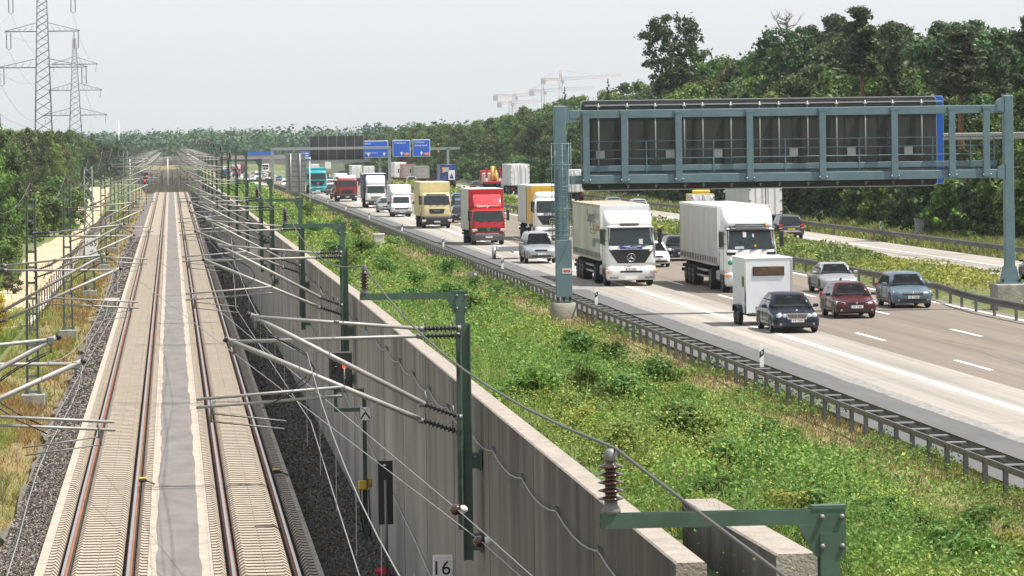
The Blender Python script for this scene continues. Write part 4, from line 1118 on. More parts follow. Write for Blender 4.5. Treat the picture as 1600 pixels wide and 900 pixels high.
# cabinets & small signs
CAB = mat('cabinet_grey', (.55, .56, .54), .6, noise=.12)
def cabinet(label, loc, w, d, h):
    t = thing('roadside_cabinet', label, 'cabinet', loc)
    MB().box((0, 0, h / 2), (w, d, h), CAB, .02).build('cabinet_body', t); MB().box((0, 0, h + .03), (w + .1, d + .1, .08), CAB, .03).build('lid', t)
    m = MB(); m.box((0, -d / 2 - .006, h * .52), (w - .12, .012, h * .82), CAB, .004); m.box((w * .33, -d / 2 - .02, h * .5), (.04, .03, .14), BLACK); m.build('door', t)
cabinet('pale grey cabinet standing in the green bank', (12.6, 238., 3.05), .62, .45, 1.2)
cabinet('grey cabinet in the bushes beyond the far guardrail', (51.1, 261., 3.0), .62, .5, 1.15)
t = thing('marker_sign', 'small dark marker sign on a rusty stake by the guardrail', 'sign', (14.75, 191, 2.3)); MB().tube([(0, 0, 0), (0, 0, 1.0)], .03, RUST, 6).build('stake', t); m = MB(); m.box((0, -.03, 1.05), (.55, .03, .26), GREYD, .01); m.box((.12, -.05, 1.06), (.12, .01, .1), PLATE); m.build('plate', t)

# ---------------------------------------------------------------- sign gantry
GB = mat('gantry_blue_grey', (.115, .182, .205), .5, noise=.14, nscale=1.5, col2=(.09, .15, .172))
BACK = mat('sign_back', (.032, .036, .033), .6, noise=.18, nscale=.8)
BACKR = mat('sign_rim', (.4, .41, .4), .4, .5)
TUBEG = mat('support_grey', (.24, .245, .24), .5, .3)
SBLUE = mat('sign_blue', (.012, .11, .55), .45)
t = thing('sign_gantry', 'large blue-grey sign gantry spanning the near carriageway, seen from behind', 'gantry', (0, 157.5, 0))
def rpoly(x0, x1, z0, z1, r, n=5):
    P = []
    for cx, cz, a0 in ((x1 - r, z1 - r, 0), (x0 + r, z1 - r, 90), (x0 + r, z0 + r, 180), (x1 - r, z0 + r, 270)):
        for i in range(n + 1): a = R(a0 + 90 * i / n); P.append((cx + r * math.cos(a), cz + r * math.sin(a)))
    return P
MB().lathe([(.56, 2.0), (.56, 3.26), (.52, 3.30), (.01, 3.3)], FOUND, (15.83, 0, 0), 'z', 28).build('foundation', t)
m = MB(); m.box((15.8, 0, 7.5), (.5, .36, 7.8), GB, .02); m.box((15.86, 0, 3.36), (.7, .6, .06), GB)
for s in (-1, 1):
    for k in (-.2, 0, .2): m.prism([(15.86 + k - .02, 3.38), (15.86 + k + .02, 3.38), (15.86 + k, 3.6)], .05, GB, 'xz', s * .24)
m.box((15.8, 0, 11.42), (.46, .3, .03), BACKR)
m.prism([(15.98, 10.7), (16.5, 10.75), (16.5, 11.1), (16.0, 11.42)], .3, GB, 'xz', -.15); p = m.build('post', t)
m = MB(); m.box((15.86, -.28, 4.72), (.66, .22, 2.35), GB, .012)
for k in (-.25, 0, .25): m.box((15.86 + k, -.2, 3.5), (.1, .16, .25), BLACK)
m.box((15.97, -.395, 4.62), (.36, .012, .2), PLATE); m.box((15.97, -.402, 4.62), (.3, .004, .12), mat('red_lettering', (.5, .1, .1), .6)); m.build('ladder_cover', p)
m = MB()   # ladder with safety hoops
for s in (-.26, .26): m.box((15.80 + s, -.34, 7.7), (.05, .04, 4.0), GB)
z = 6.0
while z < 9.7: m.tube([(15.54, -.34, z), (16.06, -.34, z)], .014, GB, 5); z += .28
for z in (6.1, 7.2, 8.1, 9.0, 9.85):
    m.tube([(15.80 + .4 * math.cos(a), -.38 - .42 * math.sin(a), z) for a in [math.pi * k / 10 for k in range(11)]], .022, GB, 5)
for a in (0, .25, .5, .75, 1):
    a *= math.pi; m.tube([(15.80 + .4 * math.cos(a), -.38 - .42 * math.sin(a), 6.0), (15.80 + .4 * math.cos(a), -.38 - .42 * math.sin(a), 9.9)], .018, GB, 5)
m.build('ladder', p)
m = MB(); m.box((34.55, 0, 7.65), (.40, .4, 7.9), GB, .02); m.prism([(34.17, 3.82), (34.93, 3.82), (34.79, 4.5), (34.31, 4.5)], .5, GB, 'xz', -.25); m.box((34.55, 0, 3.8), (.95, .8, .06), GB)
for s in (-1, 1): m.box((34.55 + s * .36, -.3, 3.9), (.09, .09, .14), BLACK)
for z in (11.2, 8.4): m.prism([(34.4, z - .3), (34.4, z + .36), (34.1, z + .22), (34.05, z - .2)], .36, GB, 'xz', -.2)
m.box((34.55, 0, 11.62), (.42, .3, .03), BACKR); m.build('post', t)
MB().box((34.8, 0, 3.2), (1.9, 1.4, 1.14), FOUND, .04).build('foundation', t)
for z, h, nm in ((11.05, .34, 'top_beam'), (8.36, .36, 'bottom_beam')):
    m = MB(); m.box((25.27, .0, z), (18.16, .32, h), GB, .015); m.build(nm, t)
for u in (16.86, 18.45, 20.7, 23.67, 26.71, 29.73, 32.15, 33.6):
    m = MB(); m.box((u, -.22, 9.68), (.27, .12, 2.95), GB, .012); m.box((u, -.20, 8.32), (.36, .18, .1), GB); m.box((u, -.2, 11.12), (.34, .18, .12), GB)
    for s in (-.15, .15): m.lathe([(.03, 0), (.03, -.03)], BACKR, (u + s, -.29, 8.34), 'y', 6)
    m.build('upright', t)
m = MB(); m.box((25.4, .14, 8.80), (17.4, .05, .24), GB, .01); m.box((25.4, .32, 8.62), (17.4, .5, .04), DARK); m.box((25.4, .1, 8.6), (17.4, .05, .06), GB); m.build('walkway', t)
for z in (9.2, 9.56, 9.92): MB().tube([(16.6, .12, z), (34.36, .12, z)], .025, GB, 6).build('handrail', t)
m = MB()
for u in (17.4, 19.4, 22.2, 25.2, 28.3, 31.4, 33.0, 34.0): m.box((u, .12, 9.24), (.05, .05, 1.36), GB)
m.build('handrail_post', t)
m = MB(); m.prism(rpoly(16.78, 31.66, 7.92, 11.6, .16), .07, BACK, 'xz', .62); m.prism(rpoly(16.74, 31.7, 7.88, 11.64, .18), .02, BACKR, 'xz', .692)
for x in (18.2, 19.4, 21.4, 23.6, 25.6, 27.8, 29.2, 30.6): m.box((x, .612, 9.76), (.02, .02, 3.6), DARK)
m.box((24.4, .58, 11.3), (15, .08, .06), BACK); m.box((24.4, .58, 11.42), (15, .06, .05), BACKR); m.build('sign_panel', t)
m = MB()
for u in (17.46, 18.66, 19.83, 21.04, 21.81, 22.99, 24.2, 25.0, 26.21, 27.43, 28.64, 29.8, 31.02):
    m.tube([(u, .5, 7.98), (u, .5, 11.5)], .036, TUBEG, 7)
    for z in (11.35, 10.93, 8.1): m.box((u, .47, z), (.15, .12, .08), GREYD, .02)
m.build('support_tube', t)
for u in (17.5, 20.41, 22.41, 25.58, 28.01, 30.41): MB().box((u, .3, 9.4), (.36, .06, .36), mat('control_box', (.42, .42, .39), .6), .01).build('control_box', t)
m = MB(); m.prism(rpoly(31.2, 31.99, 7.98, 11.62, .1), .06, SBLUE, 'xz', .8); m.prism(rpoly(31.18, 32.02, 7.95, 11.65, .1), .02, BACKR, 'xz', .862); m.build('blue_panel', t)
t = thing('sign_gantry', 'plain grey gantry beam reaching out of the trees behind the big gantry', 'gantry', (0, 228, 0))
MB().box((51, 0, 9.85), (20, .5, .42), mat('weathered_steel', (.25, .24, .23), .6, .2, noise=.2), .03).build('beam', t); MB().box((61, 0, 6.5), (.5, .5, 7), mat('weathered_steel'), .03).build('post', t)
# far gantry, back of its boards
FG = mat('far_steel', (.27, .30, .31), .6, .2)
t = thing('sign_gantry', 'far grey sign gantry with large board backs above the traffic', 'gantry', (0, 600, 0)); dz = road_z(600)
for u in (15.6, 33.9): MB().box((u, 0, (9 + dz) / 2), (.45, .45, 9.0 - dz), FG, .02).build('post', t)
MB().box((24.75, 0, 8.95), (18.8, .5, .4), FG, .02).build('beam', t)
m = MB(); m.box((25.7, .5, 9.9), (8.6, .1, 2.0), BACK)
for k in range(7): m.box((21.5 + k * 1.4, .43, 9.0), (.05, .06, 3.8), BACKR)
m.box((25.7, .5, 7.9), (8.6, .1, 1.75), BACK); m.box((25.7, .35, 7.1), (8.8, .5, .15), FG); m.build('sign_panel', t)
t = thing('road_sign', 'tall grey back of a roadside sign standing on two legs', 'road sign', (14.6, 458, 2.5))
m = MB(); m.box((0, 0, 3.85), (2.35, .08, 4.7), mat('tall_sign_back', (.20, .215, .22), .6, noise=.15))
for k in range(8): m.box((0, -.045, 1.6 + k * .62), (2.35, .02, .03), BACK)
m.build('panel', t)
for s in (-.55, .55): MB().tube([(s, -.1, 0), (s, -.1, 6.2)], .06, BACKR, 6).build('leg', t)
t = thing('camera_pole', 'slim white pole with a small camera beside the tall sign back', 'pole', (15.3, 430, 2.5)); MB().tube([(0, 0, 0), (0, 0, 5.6)], .06, PLATE, 6).build('pole', t); MB().box((0, 0, 5.7), (.3, .45, .25), CAB, .05).build('camera', t)
# blue signs facing the lens, over the opposite carriageway
t = thing('sign_gantry', 'far gantry carrying three blue direction signs over the opposite carriageway', 'gantry', (0, 640, 0))
MB().box((38.5, .4, 8.6), (19, .4, .4), FG).build('beam', t)
for u in (34.6, 46.): MB().box((u, .4, 4.6), (.4, .4, 8), FG).build('post', t)
SWH = mat('sign_white', (.8, .8, .8), .5); SOR = mat('sign_orange', (.8, .28, .03), .5)
kx = 640 / 600.
def bsign(x0, x1, z0, z1, lines, arrows, badge):
    x0, x1 = x0 * kx, x1 * kx; w = x1 - x0; h = z1 - z0; c = (x0 + x1) / 2
    m = MB(); m.box((c, 0, (z0 + z1) / 2), (w, .12, h), SWH, .03); m.box((c, -.03, (z0 + z1) / 2), (w - .14, .12, h - .14), SBLUE, .03); p = m.build('direction_sign', t)
    for k, (s, sz) in enumerate(lines):
        if s: text('lettering', s, sz, SWH, p, (x0 + .3, -.1, z1 - .45 - k * .52), align='LEFT')
    m = MB()
    for a in arrows:
        xx = x0 + w * a; m.prism([(xx - .3, z0 + .55), (xx + .3, z0 + .55), (xx, z0 + .9)], .02, SWH, 'xz', -.115); m.box((xx, -.105, z0 + .42), (.16, .02, .36), SWH)
    m.build('arrow', p)
    if badge: MB().box((x0 + w * badge, -.11, z0 + .45), (.7, .03, .42), SOR, .01).build('road_badge', p)
bsign(29.2, 33.75, 7.25, 10.05, [('Frankfurt', .45), ('', .4), ('', .4), ('Frankfurter Kreuz', .38)], (.32, .86), None)
bsign(34.45, 37.2, 7.3, 10.1, [('Frankfurt', .5), ('', .5)], (.5,), .78)
bsign(37.6, 40.3, 7.3, 10.15, [('F-Höchst', .45), ('Kelsterbach', .45)], (.5,), .8)
m = MB()
for x in (41.6,):
    for z in (8.1, 9.3): m.lathe([(.16, 0), (.16, -.1)], AMBER, (x * kx, 0, z), 'y', 8)
m.build('warning_lamp', t)
t = thing('road_sign', 'small blue direction sign left of the far board backs', 'road sign', (20.6, 596, 2.0)); MB().box((0, 0, 5.8), (1.4, .08, 1.4), SBLUE, .02).build('panel', t)
m = MB()
for k in range(3): m.box((.05, -.05, 6.25 - k * .36), (.95, .02, .15), SWH)
m.build('lettering', t)
MB().tube([(-.3, .1, 0), (-.3, .1, 6.4)], .05, BACKR, 6).build('post', t)
# overpass
BRC = mat('bridge_concrete', (.33, .31, .30), .85, noise=.2, nscale=.5)
t = thing('overpass_bridge', 'far concrete road bridge crossing over the motorway', 'bridge', (0, 1050, 0))
m = MB(); m.box((40, 0, 4.9), (110, 9, 1.5), BRC, .05); m.build('deck', t); m = MB(); m.box((40, -4.6, 6.0), (110, .2, 1.1), mat('parapet', (.36, .31, .30), .8, noise=.2, nscale=.6)); m.build('parapet', t)
for u in (13, 36, 60): MB().box((u, 0, 1.6), (1.2, 6, 6), BRC, .05).build('pier', t)
MB().box((24, -4.75, 7.0), (8.0, .1, .8), SBLUE).build('blue_sign', t)
# ---------------------------------------------------------------- pylons, cranes, antenna
LAT = mat('pylon_steel', (.17, .18, .18), .6, .3); 
def pylon(label, u, v, zb, H_, w0, w1, arms, det=True, group=None):
    t = thing('power_pylon', label, 'pylon', (u, v, zb))
    m = MB(); wd = lambda z: w0 + (w1 - w0) * min(1, z / H_); r = .10
    for sx in (-1, 1):
        for sy in (-1, 1): m.tube([(sx * wd(0) / 2, sy * wd(0) / 2, 0), (sx * w1 / 2, sy * w1 / 2, H_)], r, LAT, 4)
    z = 0
    while z < H_ - .5:
        st = wd(z) * .62
        for s in (-1, 1):
            a, b = wd(z) / 2, wd(z + st) / 2
            m.tube([(-a, s * a, z), (b, s * b, z + st)], .055, LAT, 4, cap=False); m.tube([(a, s * a, z), (-b, s * b, z + st)], .055, LAT, 4, cap=False)
            m.tube([(s * a, -a, z), (s * b, b, z + st)], .055, LAT, 4, cap=False)
        z += st
    m.build('tower', t)
    for (z, hw, tilt) in arms:
        m = MB()
        for s in (-1, 1):
            for sy in (-.5, .5): m.tube([(s * wd(z) / 2, sy, z), (s * hw, 0, z)], .12, LAT, 4)
            m.tube([(s * wd(z + 2) / 2, 0, z + 2.0), (s * hw, 0, z + .1)], .08, LAT, 4)
            for k in range(1, 6): f = k / 6; m.tube([(s * hw * f, 0, z), (s * hw * (f - .08), 0, z + 2 * (1 - f))], .05, LAT, 4, cap=False)
        m.build('cross_arm', t)
        for s in (-1, 1):
            for dx in (0, 1.0):
                m = MB(); x = s * (hw - .3 - dx)
                if det: ribbed(m, (x, 0, z - .2), (x, 0, z - 3.9), .16, 8, mat('pylon_insulator', (.08, .07, .09), .3)); m.tube([(x, 0, z - 3.9), (s * (hw - .8), 0, z - 4.3)], .06, LAT, 4)
                else: m.tube([(x, 0, z), (x - s * .3, 0, z - 2.2)], .07, LAT, 4)
                m.build('insulator_string', t)
                if not det: break
    return t
pylon('tall lattice power pylon cut off by the top edge above the left trees', -29.5, 900, 0, 58, 4.6, 1.5, [(28.2, 10.3, 0), (36.6, 8.6, 0), (45, 8, 0)])
pylon('smaller lattice power pylon behind the tall one', -27., 1100, 0, 40.4, 4.8, .8, [(18.5, 9.0, 0), (25.6, 7.6, 0), (33, 6.5, 0)], False)
pylon('thin lattice mast top at the extreme left edge above the trees', -40.0, 905, 0, 17.6, 2.2, .4, [], False)
k = 0
for s in (-1, 1):
    for z, hw in ((28.2, 10.3), (36.6, 8.6), (45, 8)):
        a = (-29.5 + s * (hw - .8), 900, z - 4.4)
        sag_wire('power_line', 'power line from the tall pylon, %s arm on the %s' % (('lowest', 'middle', 'top')[k % 3], ('left', 'right')[s > 0]), [(a[0] - 14, 560, z - 2), a, (-27 + s * (hw - 2), 1100, z - 10)], .2, .03, 8); k += 1
CRN = mat('crane_red', (.66, .44, .36), .7)
CRN2 = mat('crane_grey', (.45, .43, .46), .7)
def crane(label, u, v, zj, l0, l1, ztop, ang=0., cm=CRN):
    t = thing('tower_crane', label, 'crane', (u, v, 0), ang)
    def truss(p0, p1, w, r, cm):
        m = MB(); p0, p1 = Vector(p0), Vector(p1); d = p1 - p0; n = max(3, int(d.length / w)); vert = abs(d.normalized().z) > .9
        ax = (Vector((1, 0, 0)), Vector((0, 1, 0))) if vert else (Vector((0, 1, 0)), Vector((0, 0, 1)))
        cs = [ax[0] * a * w / 2 + ax[1] * b * w / 2 for a, b in ((-1, -1), (1, -1), (1, 1), (-1, 1))]
        for c in cs: m.tube([p0 + c, p1 + c], r, cm, 4)
        for k in range(n):
            for i in range(4): m.tube([p0 + d * k / n + cs[i], p0 + d * (k + 1) / n + cs[(i + 1) % 4]], r * .7, cm, 3, cap=False)
        return m
    truss((0, 0, 0), (0, 0, zj), 2.2, .13, CRN2).build('tower', t)
    truss((0, 0, zj), (l1, 0, zj + l1 * .05), 1.8, .10, cm).build('jib', t)
    m = truss((0, 0, zj), (-l0, 0, zj), 1.6, .17, cm); m.box((-l0 + 1.5, 0, zj - 1.6), (3, 2, 3.2), CRN2); m.build('counter_jib', t)
    m = truss((0, 0, zj), (0, 0, ztop), 1.2, .12, cm)
    if ztop > zj + 4: m.tube([(0, 0, ztop), (-l0 + 1, 0, zj + .8)], .1, CRN2, 4); m.tube([(0, 0, ztop), (l1 * .7, 0, zj + l1 * .035)], .1, CRN2, 4)
    m.build('apex', t); MB().box((1.2, -1.2, zj - 1.6), (1.6, 1.6, 2.4), CRN2).build('operator_cab', t)
crane('highest of the hazy tower cranes, behind the pointed fir', 254.8, 2500, 48.6, 13, 40, 54.5)
crane('hazy grey tower crane in the middle of the group', 245, 2520, 41.4, 9, 34, 46, 0, CRN2)
crane('leftmost hazy red tower crane low over the trees', 224.3, 2500, 38.2, 14, 22, 40)
crane('lower hazy red tower crane just behind the leftmost one', 227, 2560, 34.2, 9, 24, 36)
t = thing('antenna_mast', 'thin pale antenna mast rising over the far forest', 'mast', (-17.4, 1300, 0)); MB().tube([(0, 0, 0), (0, 0, 18)], [.22, .12], PLATE, 6).build('pole', t); MB().lathe([(.05, 0), (.6, .1), (.55, .4), (.1, .5)], PLATE, (.3, 0, 10), 'z', 8).build('dish', t)
for (px_, lb) in ((203, 'left white stub pole above the far trough wall'), (262, 'right white stub pole above the far trough wall')):
    r = ray(px_, 260); v = 940.; u = -U0 + v * r[0] / r[1]
    t = thing('white_pole', lb, 'pole', (u, v, 0)); MB().tube([(0, 0, 0), (0, 0, 6.6)], .16, PLATE, 6).build('pole', t); MB().box((0, 0, 6.7), (.4, .4, .2), PLATE).build('cap', t)
# ================================================================= vegetation
def leaf(name, col, col2, isl=.35, trans=.3, ns=.5):
    return mat(name, col, .55, 0, .35, noise=.3, nscale=ns, col2=col2, trans=trans, island=isl)
L_BROAD = leaf('broadleaf_leaves', (.12, .185, .042), (.056, .10, .026))
L_LIGHT = leaf('light_leaves', (.18, .26, .055), (.095, .155, .034))
L_DARK = leaf('dark_leaves', (.07, .115, .037), (.034, .06, .02))
L_PINE = leaf('pine_needles', (.075, .10, .042), (.036, .052, .024), ns=.8)
L_OLIVE = leaf('olive_leaves', (.12, .125, .05), (.07, .075, .03))
L_BANK = leaf('bank_leaves', (.20, .30, .050), (.095, .165, .030), .28, ns=.35)
L_BANKY = leaf('bank_yellow_leaves', (.31, .355, .075), (.20, .245, .045), .28, ns=.5)
L_SHRUB = leaf('shrub_leaves', (.145, .245, .046), (.062, .125, .026), .32, ns=1.2)
L_GREYG = leaf('grey_green_leaves', (.13, .15, .085), (.08, .095, .05), .3)
L_BROOM = leaf('broom_flowers', (.55, .42, .02), (.30, .26, .03), .3)
L_DRY = leaf('dry_blades', (.27, .205, .088), (.17, .145, .055), .35, ns=.4)
L_GRASS = leaf('grass_blades', (.27, .31, .07), (.16, .21, .045), .35, ns=.4)
L_ORANGE = leaf('rusty_blades', (.36, .21, .07), (.22, .155, .05), .4, ns=.4)
L_FAR = leaf('far_leaves', (.06, .105, .05), (.04, .072, .036), .35, 0.2, .02)
BARK = mat('bark', (.085, .06, .042), .95, noise=.4, nscale=3, sc=(1, 1, .2))
PBARK = mat('pine_bark', (.19, .095, .05), .9, noise=.4, nscale=2, sc=(1, 1, .3))
def unit(a): return a / (np.linalg.norm(a, axis=1, keepdims=True) + 1e-9)
def leaf_quads(P, Nm, size, asp=.62):
    n = len(P); Nm = unit(Nm); t = unit(np.cross(Nm, rng.normal(size=(n, 3)))); b = np.cross(Nm, t)
    s = np.asarray(size).reshape(-1, 1) * np.ones((n, 1))
    cup = Nm * s * rng.uniform(-.22, .22, (n, 1))
    V = np.stack([P - t * s * .5, P - b * s * asp * .5 + cup, P + t * s * .5, P + b * s * asp * .5 + cup], 1).reshape(-1, 3)
    F = np.arange(n * 4).reshape(n, 4)
    return V, F
def lobes(cs, rs, n, size, flat=1., jit=.3, up=.35):
    cs = np.array(cs, float); rs = np.array(rs, float); w = rs ** 2 / np.sum(rs ** 2)
    k = rng.choice(len(cs), n, p=w); d = unit(rng.normal(size=(n, 3)) + np.array([0, 0, up])); r = rs[k][:, None] * (1 - jit * rng.random((n, 1)) ** 1.6); r = r * (1 + .9 * (rng.random((n, 1)) < .14) * rng.random((n, 1)))
    P = cs[k] + d * r * np.array([1, 1, flat]); return P, d * .9 + rng.normal(size=(n, 3)) * .55
def branchy(mb, H_, r, m_, n, z0, spread, lean=.2):
    p = [(0, 0, -.4)]; x = y = 0
    for k in range(1, 6): x += random.uniform(-lean, lean) * .4; y += random.uniform(-lean, lean) * .4; p.append((x, y, H_ * k / 5))
    mb.tube(p, [r, r * .85, r * .7, r * .55, r * .35, r * .12], m_, 7)
    for k in range(n):
        z = H_ * random.uniform(z0, .9); a = random.uniform(0, 6.283); l = spread * random.uniform(.5, 1) * (1.1 - z / H_ * .6)
        c = Vector((x * z / H_, y * z / H_, z)); e = c + Vector((math.cos(a) * l, math.sin(a) * l, l * random.uniform(.2, .7))); mid = (c + e) / 2 + Vector((0, 0, -.1 * l))
        mb.tube([c, mid, e], [r * .35, r * .22, r * .05], m_, 5)
    return mb
PARK = (0, -400, -60)
def tree_proto(name, cat, kind, H_, cw, leafm, nleaf, size, seed, barkm=BARK):
    global rng
    random.seed(seed); rng = np.random.default_rng(seed)
    t = thing(name, '', cat, PARK)
    if kind == 'broad':
        cs = []; rs = []
        for i in range(64):
            a = random.uniform(0, 6.283); h = random.uniform(.08, 1.0); rad = cw / 2 * max(.08, math.sin(math.pi * min(1, .2 + .76 * h))) ** .8 * random.uniform(.3, 1.02)
            cs.append((math.cos(a) * rad, math.sin(a) * rad, H_ * (.05 + .9 * h))); rs.append(cw * random.uniform(.06, .15))
    elif kind == 'open':   # old tree with clear gaps between foliage tiers
        cs = []; rs = []
        for i in range(260):
            a = random.uniform(0, 6.283); q = random.random() ** .42
            if i < 165: h = .775 + .215 * q * math.sin(random.uniform(-1.57, 1.57)); rad = cw * .43 * q * math.sqrt(max(.05, 1 - ((h - .775) / .235) ** 2)); ox = .04 * cw
            elif i < 215: h = random.uniform(.40, .55); rad = cw * .3 * q; ox = -.2 * cw
            else: h = random.uniform(.3, .66); rad = cw * .2 * q; ox = .06 * cw
            cs.append((ox + math.cos(a) * rad, math.sin(a) * rad, H_ * h)); rs.append(cw * random.uniform(.035, .08))
    elif kind == 'pine':
        cs = []; rs = []
        for i in range(80):
            a = random.uniform(0, 6.283); h = random.uniform(.4 if name != 'bare_pine' else .62, 1) ** (1 if name != 'bare_pine' else .8); rad = cw / 2 * random.uniform(.1, 1) * min(1, (1.08 - h) * 2.6) * (.65 + .5 * math.sin(a * 2 + h * 14))
            cs.append((math.cos(a) * rad, math.sin(a) * rad, H_ * h * .98)); rs.append(cw * random.uniform(.05, .12))
    elif kind == 'fir':
        cs = []; rs = []
        for i in range(30):
            h = i / 30; a = random.uniform(0, 6.283); rad = cw / 2 * (1 - h) * random.uniform(.3, .9)
            cs.append((math.cos(a) * rad, math.sin(a) * rad, H_ * (.1 + .9 * h))); rs.append(cw * .16 * (1.15 - h))
    else:                  # bush
        cs = []; rs = []
        for i in range(34):
            a = random.uniform(0, 6.283); h = random.uniform(.02, .95); rad = cw / 2 * random.uniform(.1, .9) * (1.05 - h * .55)
            cs.append((math.cos(a) * rad, math.sin(a) * rad, H_ * h * .88)); rs.append(cw * random.uniform(.06, .15))
    flat = .5 if kind in ('pine',) else .8
    P, Nn = lobes(cs, rs, nleaf, size, flat, jit=.75)
    P[:, 2] = np.maximum(P[:, 2], .05 + .1 * rng.random(len(P)))
    # loose sprays outside the lobes break up the outline
    V, F = leaf_quads(P, Nn, size * rng.uniform(.6, 1.35, len(P)), .62 if kind != 'pine' else .4)
    arr_mesh('crown' if kind != 'bush' else 'foliage', V, F, [leafm], parent=t)
    mb = MB(); branchy(mb, H_ * (.9 if kind != 'bush' else .7), max(.03, H_ * .018), barkm, (0 if name == 'bare_pine' else 12) if kind != 'bush' else 7, .35 if kind != 'bush' else .1, cw * .42)
    mb.build('trunk' if kind != 'bush' else 'stem', t, fix=False)
    return t
PT = {}
PT['b1'] = tree_proto('broadleaf_tree', 'tree', 'broad', 15, 9.5, L_BROAD, 6500, .46, 11)
PT['b2'] = tree_proto('broadleaf_tree', 'tree', 'broad', 15, 8.0, L_LIGHT, 6000, .44, 12)
PT['b3'] = tree_proto('broadleaf_tree', 'tree', 'broad', 16, 10, L_DARK, 7000, .48, 13)
PT['b4'] = tree_proto('broadleaf_tree', 'tree', 'broad', 14, 7.5, L_OLIVE, 5000, .42, 14)
PT['oak'] = tree_proto('oak_tree', 'tree', 'open', 19, 10, L_DARK, 12000, .40, 15)
PT['pine'] = tree_proto('pine_tree', 'tree', 'pine', 18, 8.5, L_PINE, 8000, .46, 16, PBARK)
PT['pine2'] = tree_proto('pine_tree', 'tree', 'pine', 18, 7.0, L_PINE, 7000, .44, 17, PBARK)
PT['pineb'] = tree_proto('bare_pine', 'tree', 'pine', 18, 6.0, L_PINE, 5000, .42, 19, PBARK)
PT['fir'] = tree_proto('fir_tree', 'tree', 'fir', 14, 5, L_DARK, 3500, .4, 18)
PT['u1'] = tree_proto('bush', 'bush', 'bush', 5, 5.2, L_BROAD, 2600, .36, 21)
PT['u2'] = tree_proto('bush', 'bush', 'bush', 4.2, 5, L_DARK, 2400, .36, 22)
PT['u3'] = tree_proto('bush', 'bush', 'bush', 4.6, 4.4, L_LIGHT, 2400, .33, 23)
PT['s1'] = tree_proto('shrub', 'shrub', 'bush', 1.5, 1.7, L_SHRUB, 2200, .085, 24)
PT['s2'] = tree_proto('shrub', 'shrub', 'bush', 1.2, 1.9, L_BANK, 2200, .08, 25)
PT['s3'] = tree_proto('shrub', 'shrub', 'bush', 1.3, 1.6, L_BANKY, 1800, .075, 26)
PT['g1'] = tree_proto('bush', 'bush', 'bush', 1.9, 2.2, L_GREYG, 1500, .13, 27)
PT['y1'] = tree_proto('broom_bush', 'bush', 'bush', 1.5, 2.0, L_BROOM, 1500, .11, 28)
random.seed(5); rng = np.random.default_rng(5)
def plant(k, u, v, sc, label, group=None, zoff=0., xs=1.):
    o = copy_tree(PT[k], (u, v, zg(u, v) + zoff), random.uniform(0, 6.283), label, group, (sc * xs, sc * xs, sc))
    return o
HT = [(175, 15.6), (266, 18.7), (291, 20), (325, 20.6), (358, 20.5), (392, 19.0), (444, 18.3), (508, 17.4), (576, 16), (665, 14.6), (769, 14.2), (935, 14.4), (1300, 15)]
pH = {'b1': 15, 'b2': 15, 'b3': 16, 'b4': 14, 'pine': 18, 'pine2': 18, 'oak': 19, 'fir': 14}
desc = {'b1': ('mid green broadleaf tree in the roadside forest edge', 'mid green trees of the right forest'), 'b2': ('light green broadleaf tree in the roadside forest edge', 'light green trees of the right forest'),
        'b3': ('dark green broadleaf tree in the roadside forest edge', 'dark green trees of the right forest'), 'b4': ('olive brown tinged tree in the roadside forest edge', 'olive trees of the right forest'),
        'pine': ('tall dark pine with reddish trunk behind the roadside trees', 'pines of the right forest'), 'pine2': ('slim dark pine with reddish trunk behind the roadside trees', 'slim pines of the right forest')}
def ftree(u, v, ks, f=1., jit=.1):
    k = random.choice(ks); top = 10.1 + (lerp_tab(HT, v * 58 / u) - 10.1) * u / 58.
    h = (top - zg(u, v)) * f * random.uniform(1 - jit, 1 + jit * .4); s = h / pH[k]
    return plant(k, u, v, s, desc[k][0], desc[k][1], xs=random.uniform(.9, 1.12) * (1 if s < 1.1 else .92))
v = 172.
while v < 1150:   # undergrowth at the edge
    k = random.choice(('u1', 'u2', 'u2', 'u3'))
    plant(k, 53.2 + random.uniform(-1.3, 1.8), v, random.uniform(.6, 1.15), {'u1': 'leafy mid green bush at the foot of the right forest', 'u2': 'dark leafy bush at the foot of the right forest', 'u3': 'bright leafy bush at the foot of the right forest'}[k], {'u1': 'mid green bushes of the right forest', 'u2': 'dark bushes of the right forest', 'u3': 'bright bushes of the right forest'}[k])
    v += 4.2 if v < 420 else 9
v = 176.
while v < 1150:
    ftree(57.5 + random.uniform(-2, 2), v, ['b1', 'b1', 'b3', 'b3', 'b2', 'b4'] if v > 330 else ['b1', 'b3', 'b3', 'b1'], .80 if v > 300 else .62, .2); v += 5.6 if v < 450 else 9.5
v = 190.
while v < 1150:
    ftree(64.5 + random.uniform(-2, 2), v, ['pine', 'b3', 'pine2', 'b3'] if v < 400 else ['b1', 'b2', 'b3', 'b4', 'b1'], .93, .14); v += 6.5 if v < 470 else 12
v = 215.
while v < 900:
    ftree(73 + random.uniform(-3, 3), v, ['pine', 'pine2', 'pine', 'b3'] if v < 480 else ['b1', 'b3', 'b2'], .97, .1); v += 8 if v < 480 else 16
def at_top(px_, py_, u):
    r = ray(px_, py_); d = (u + U0) / r[0]; return d * r[1], CAM_H + d * r[2]
vv_, zt_ = at_top(1047, 30, 60); plant('oak', 60, vv_, (zt_ - zg(60, vv_)) / 18.6, 'tall lone dark oak standing clear above the forest skyline', xs=.9)
vv_, zt_ = at_top(1225, 45, 60); plant('oak', 60, vv_, (zt_ - zg(60, vv_)) / 19, 'dark gappy oak below the bare dead branches')
vv_, zt_ = at_top(950, 120, 63); plant('fir', 63, vv_, (zt_ - zg(63, vv_)) / 14, 'pointed dark fir poking out left of the oak', xs=.6)
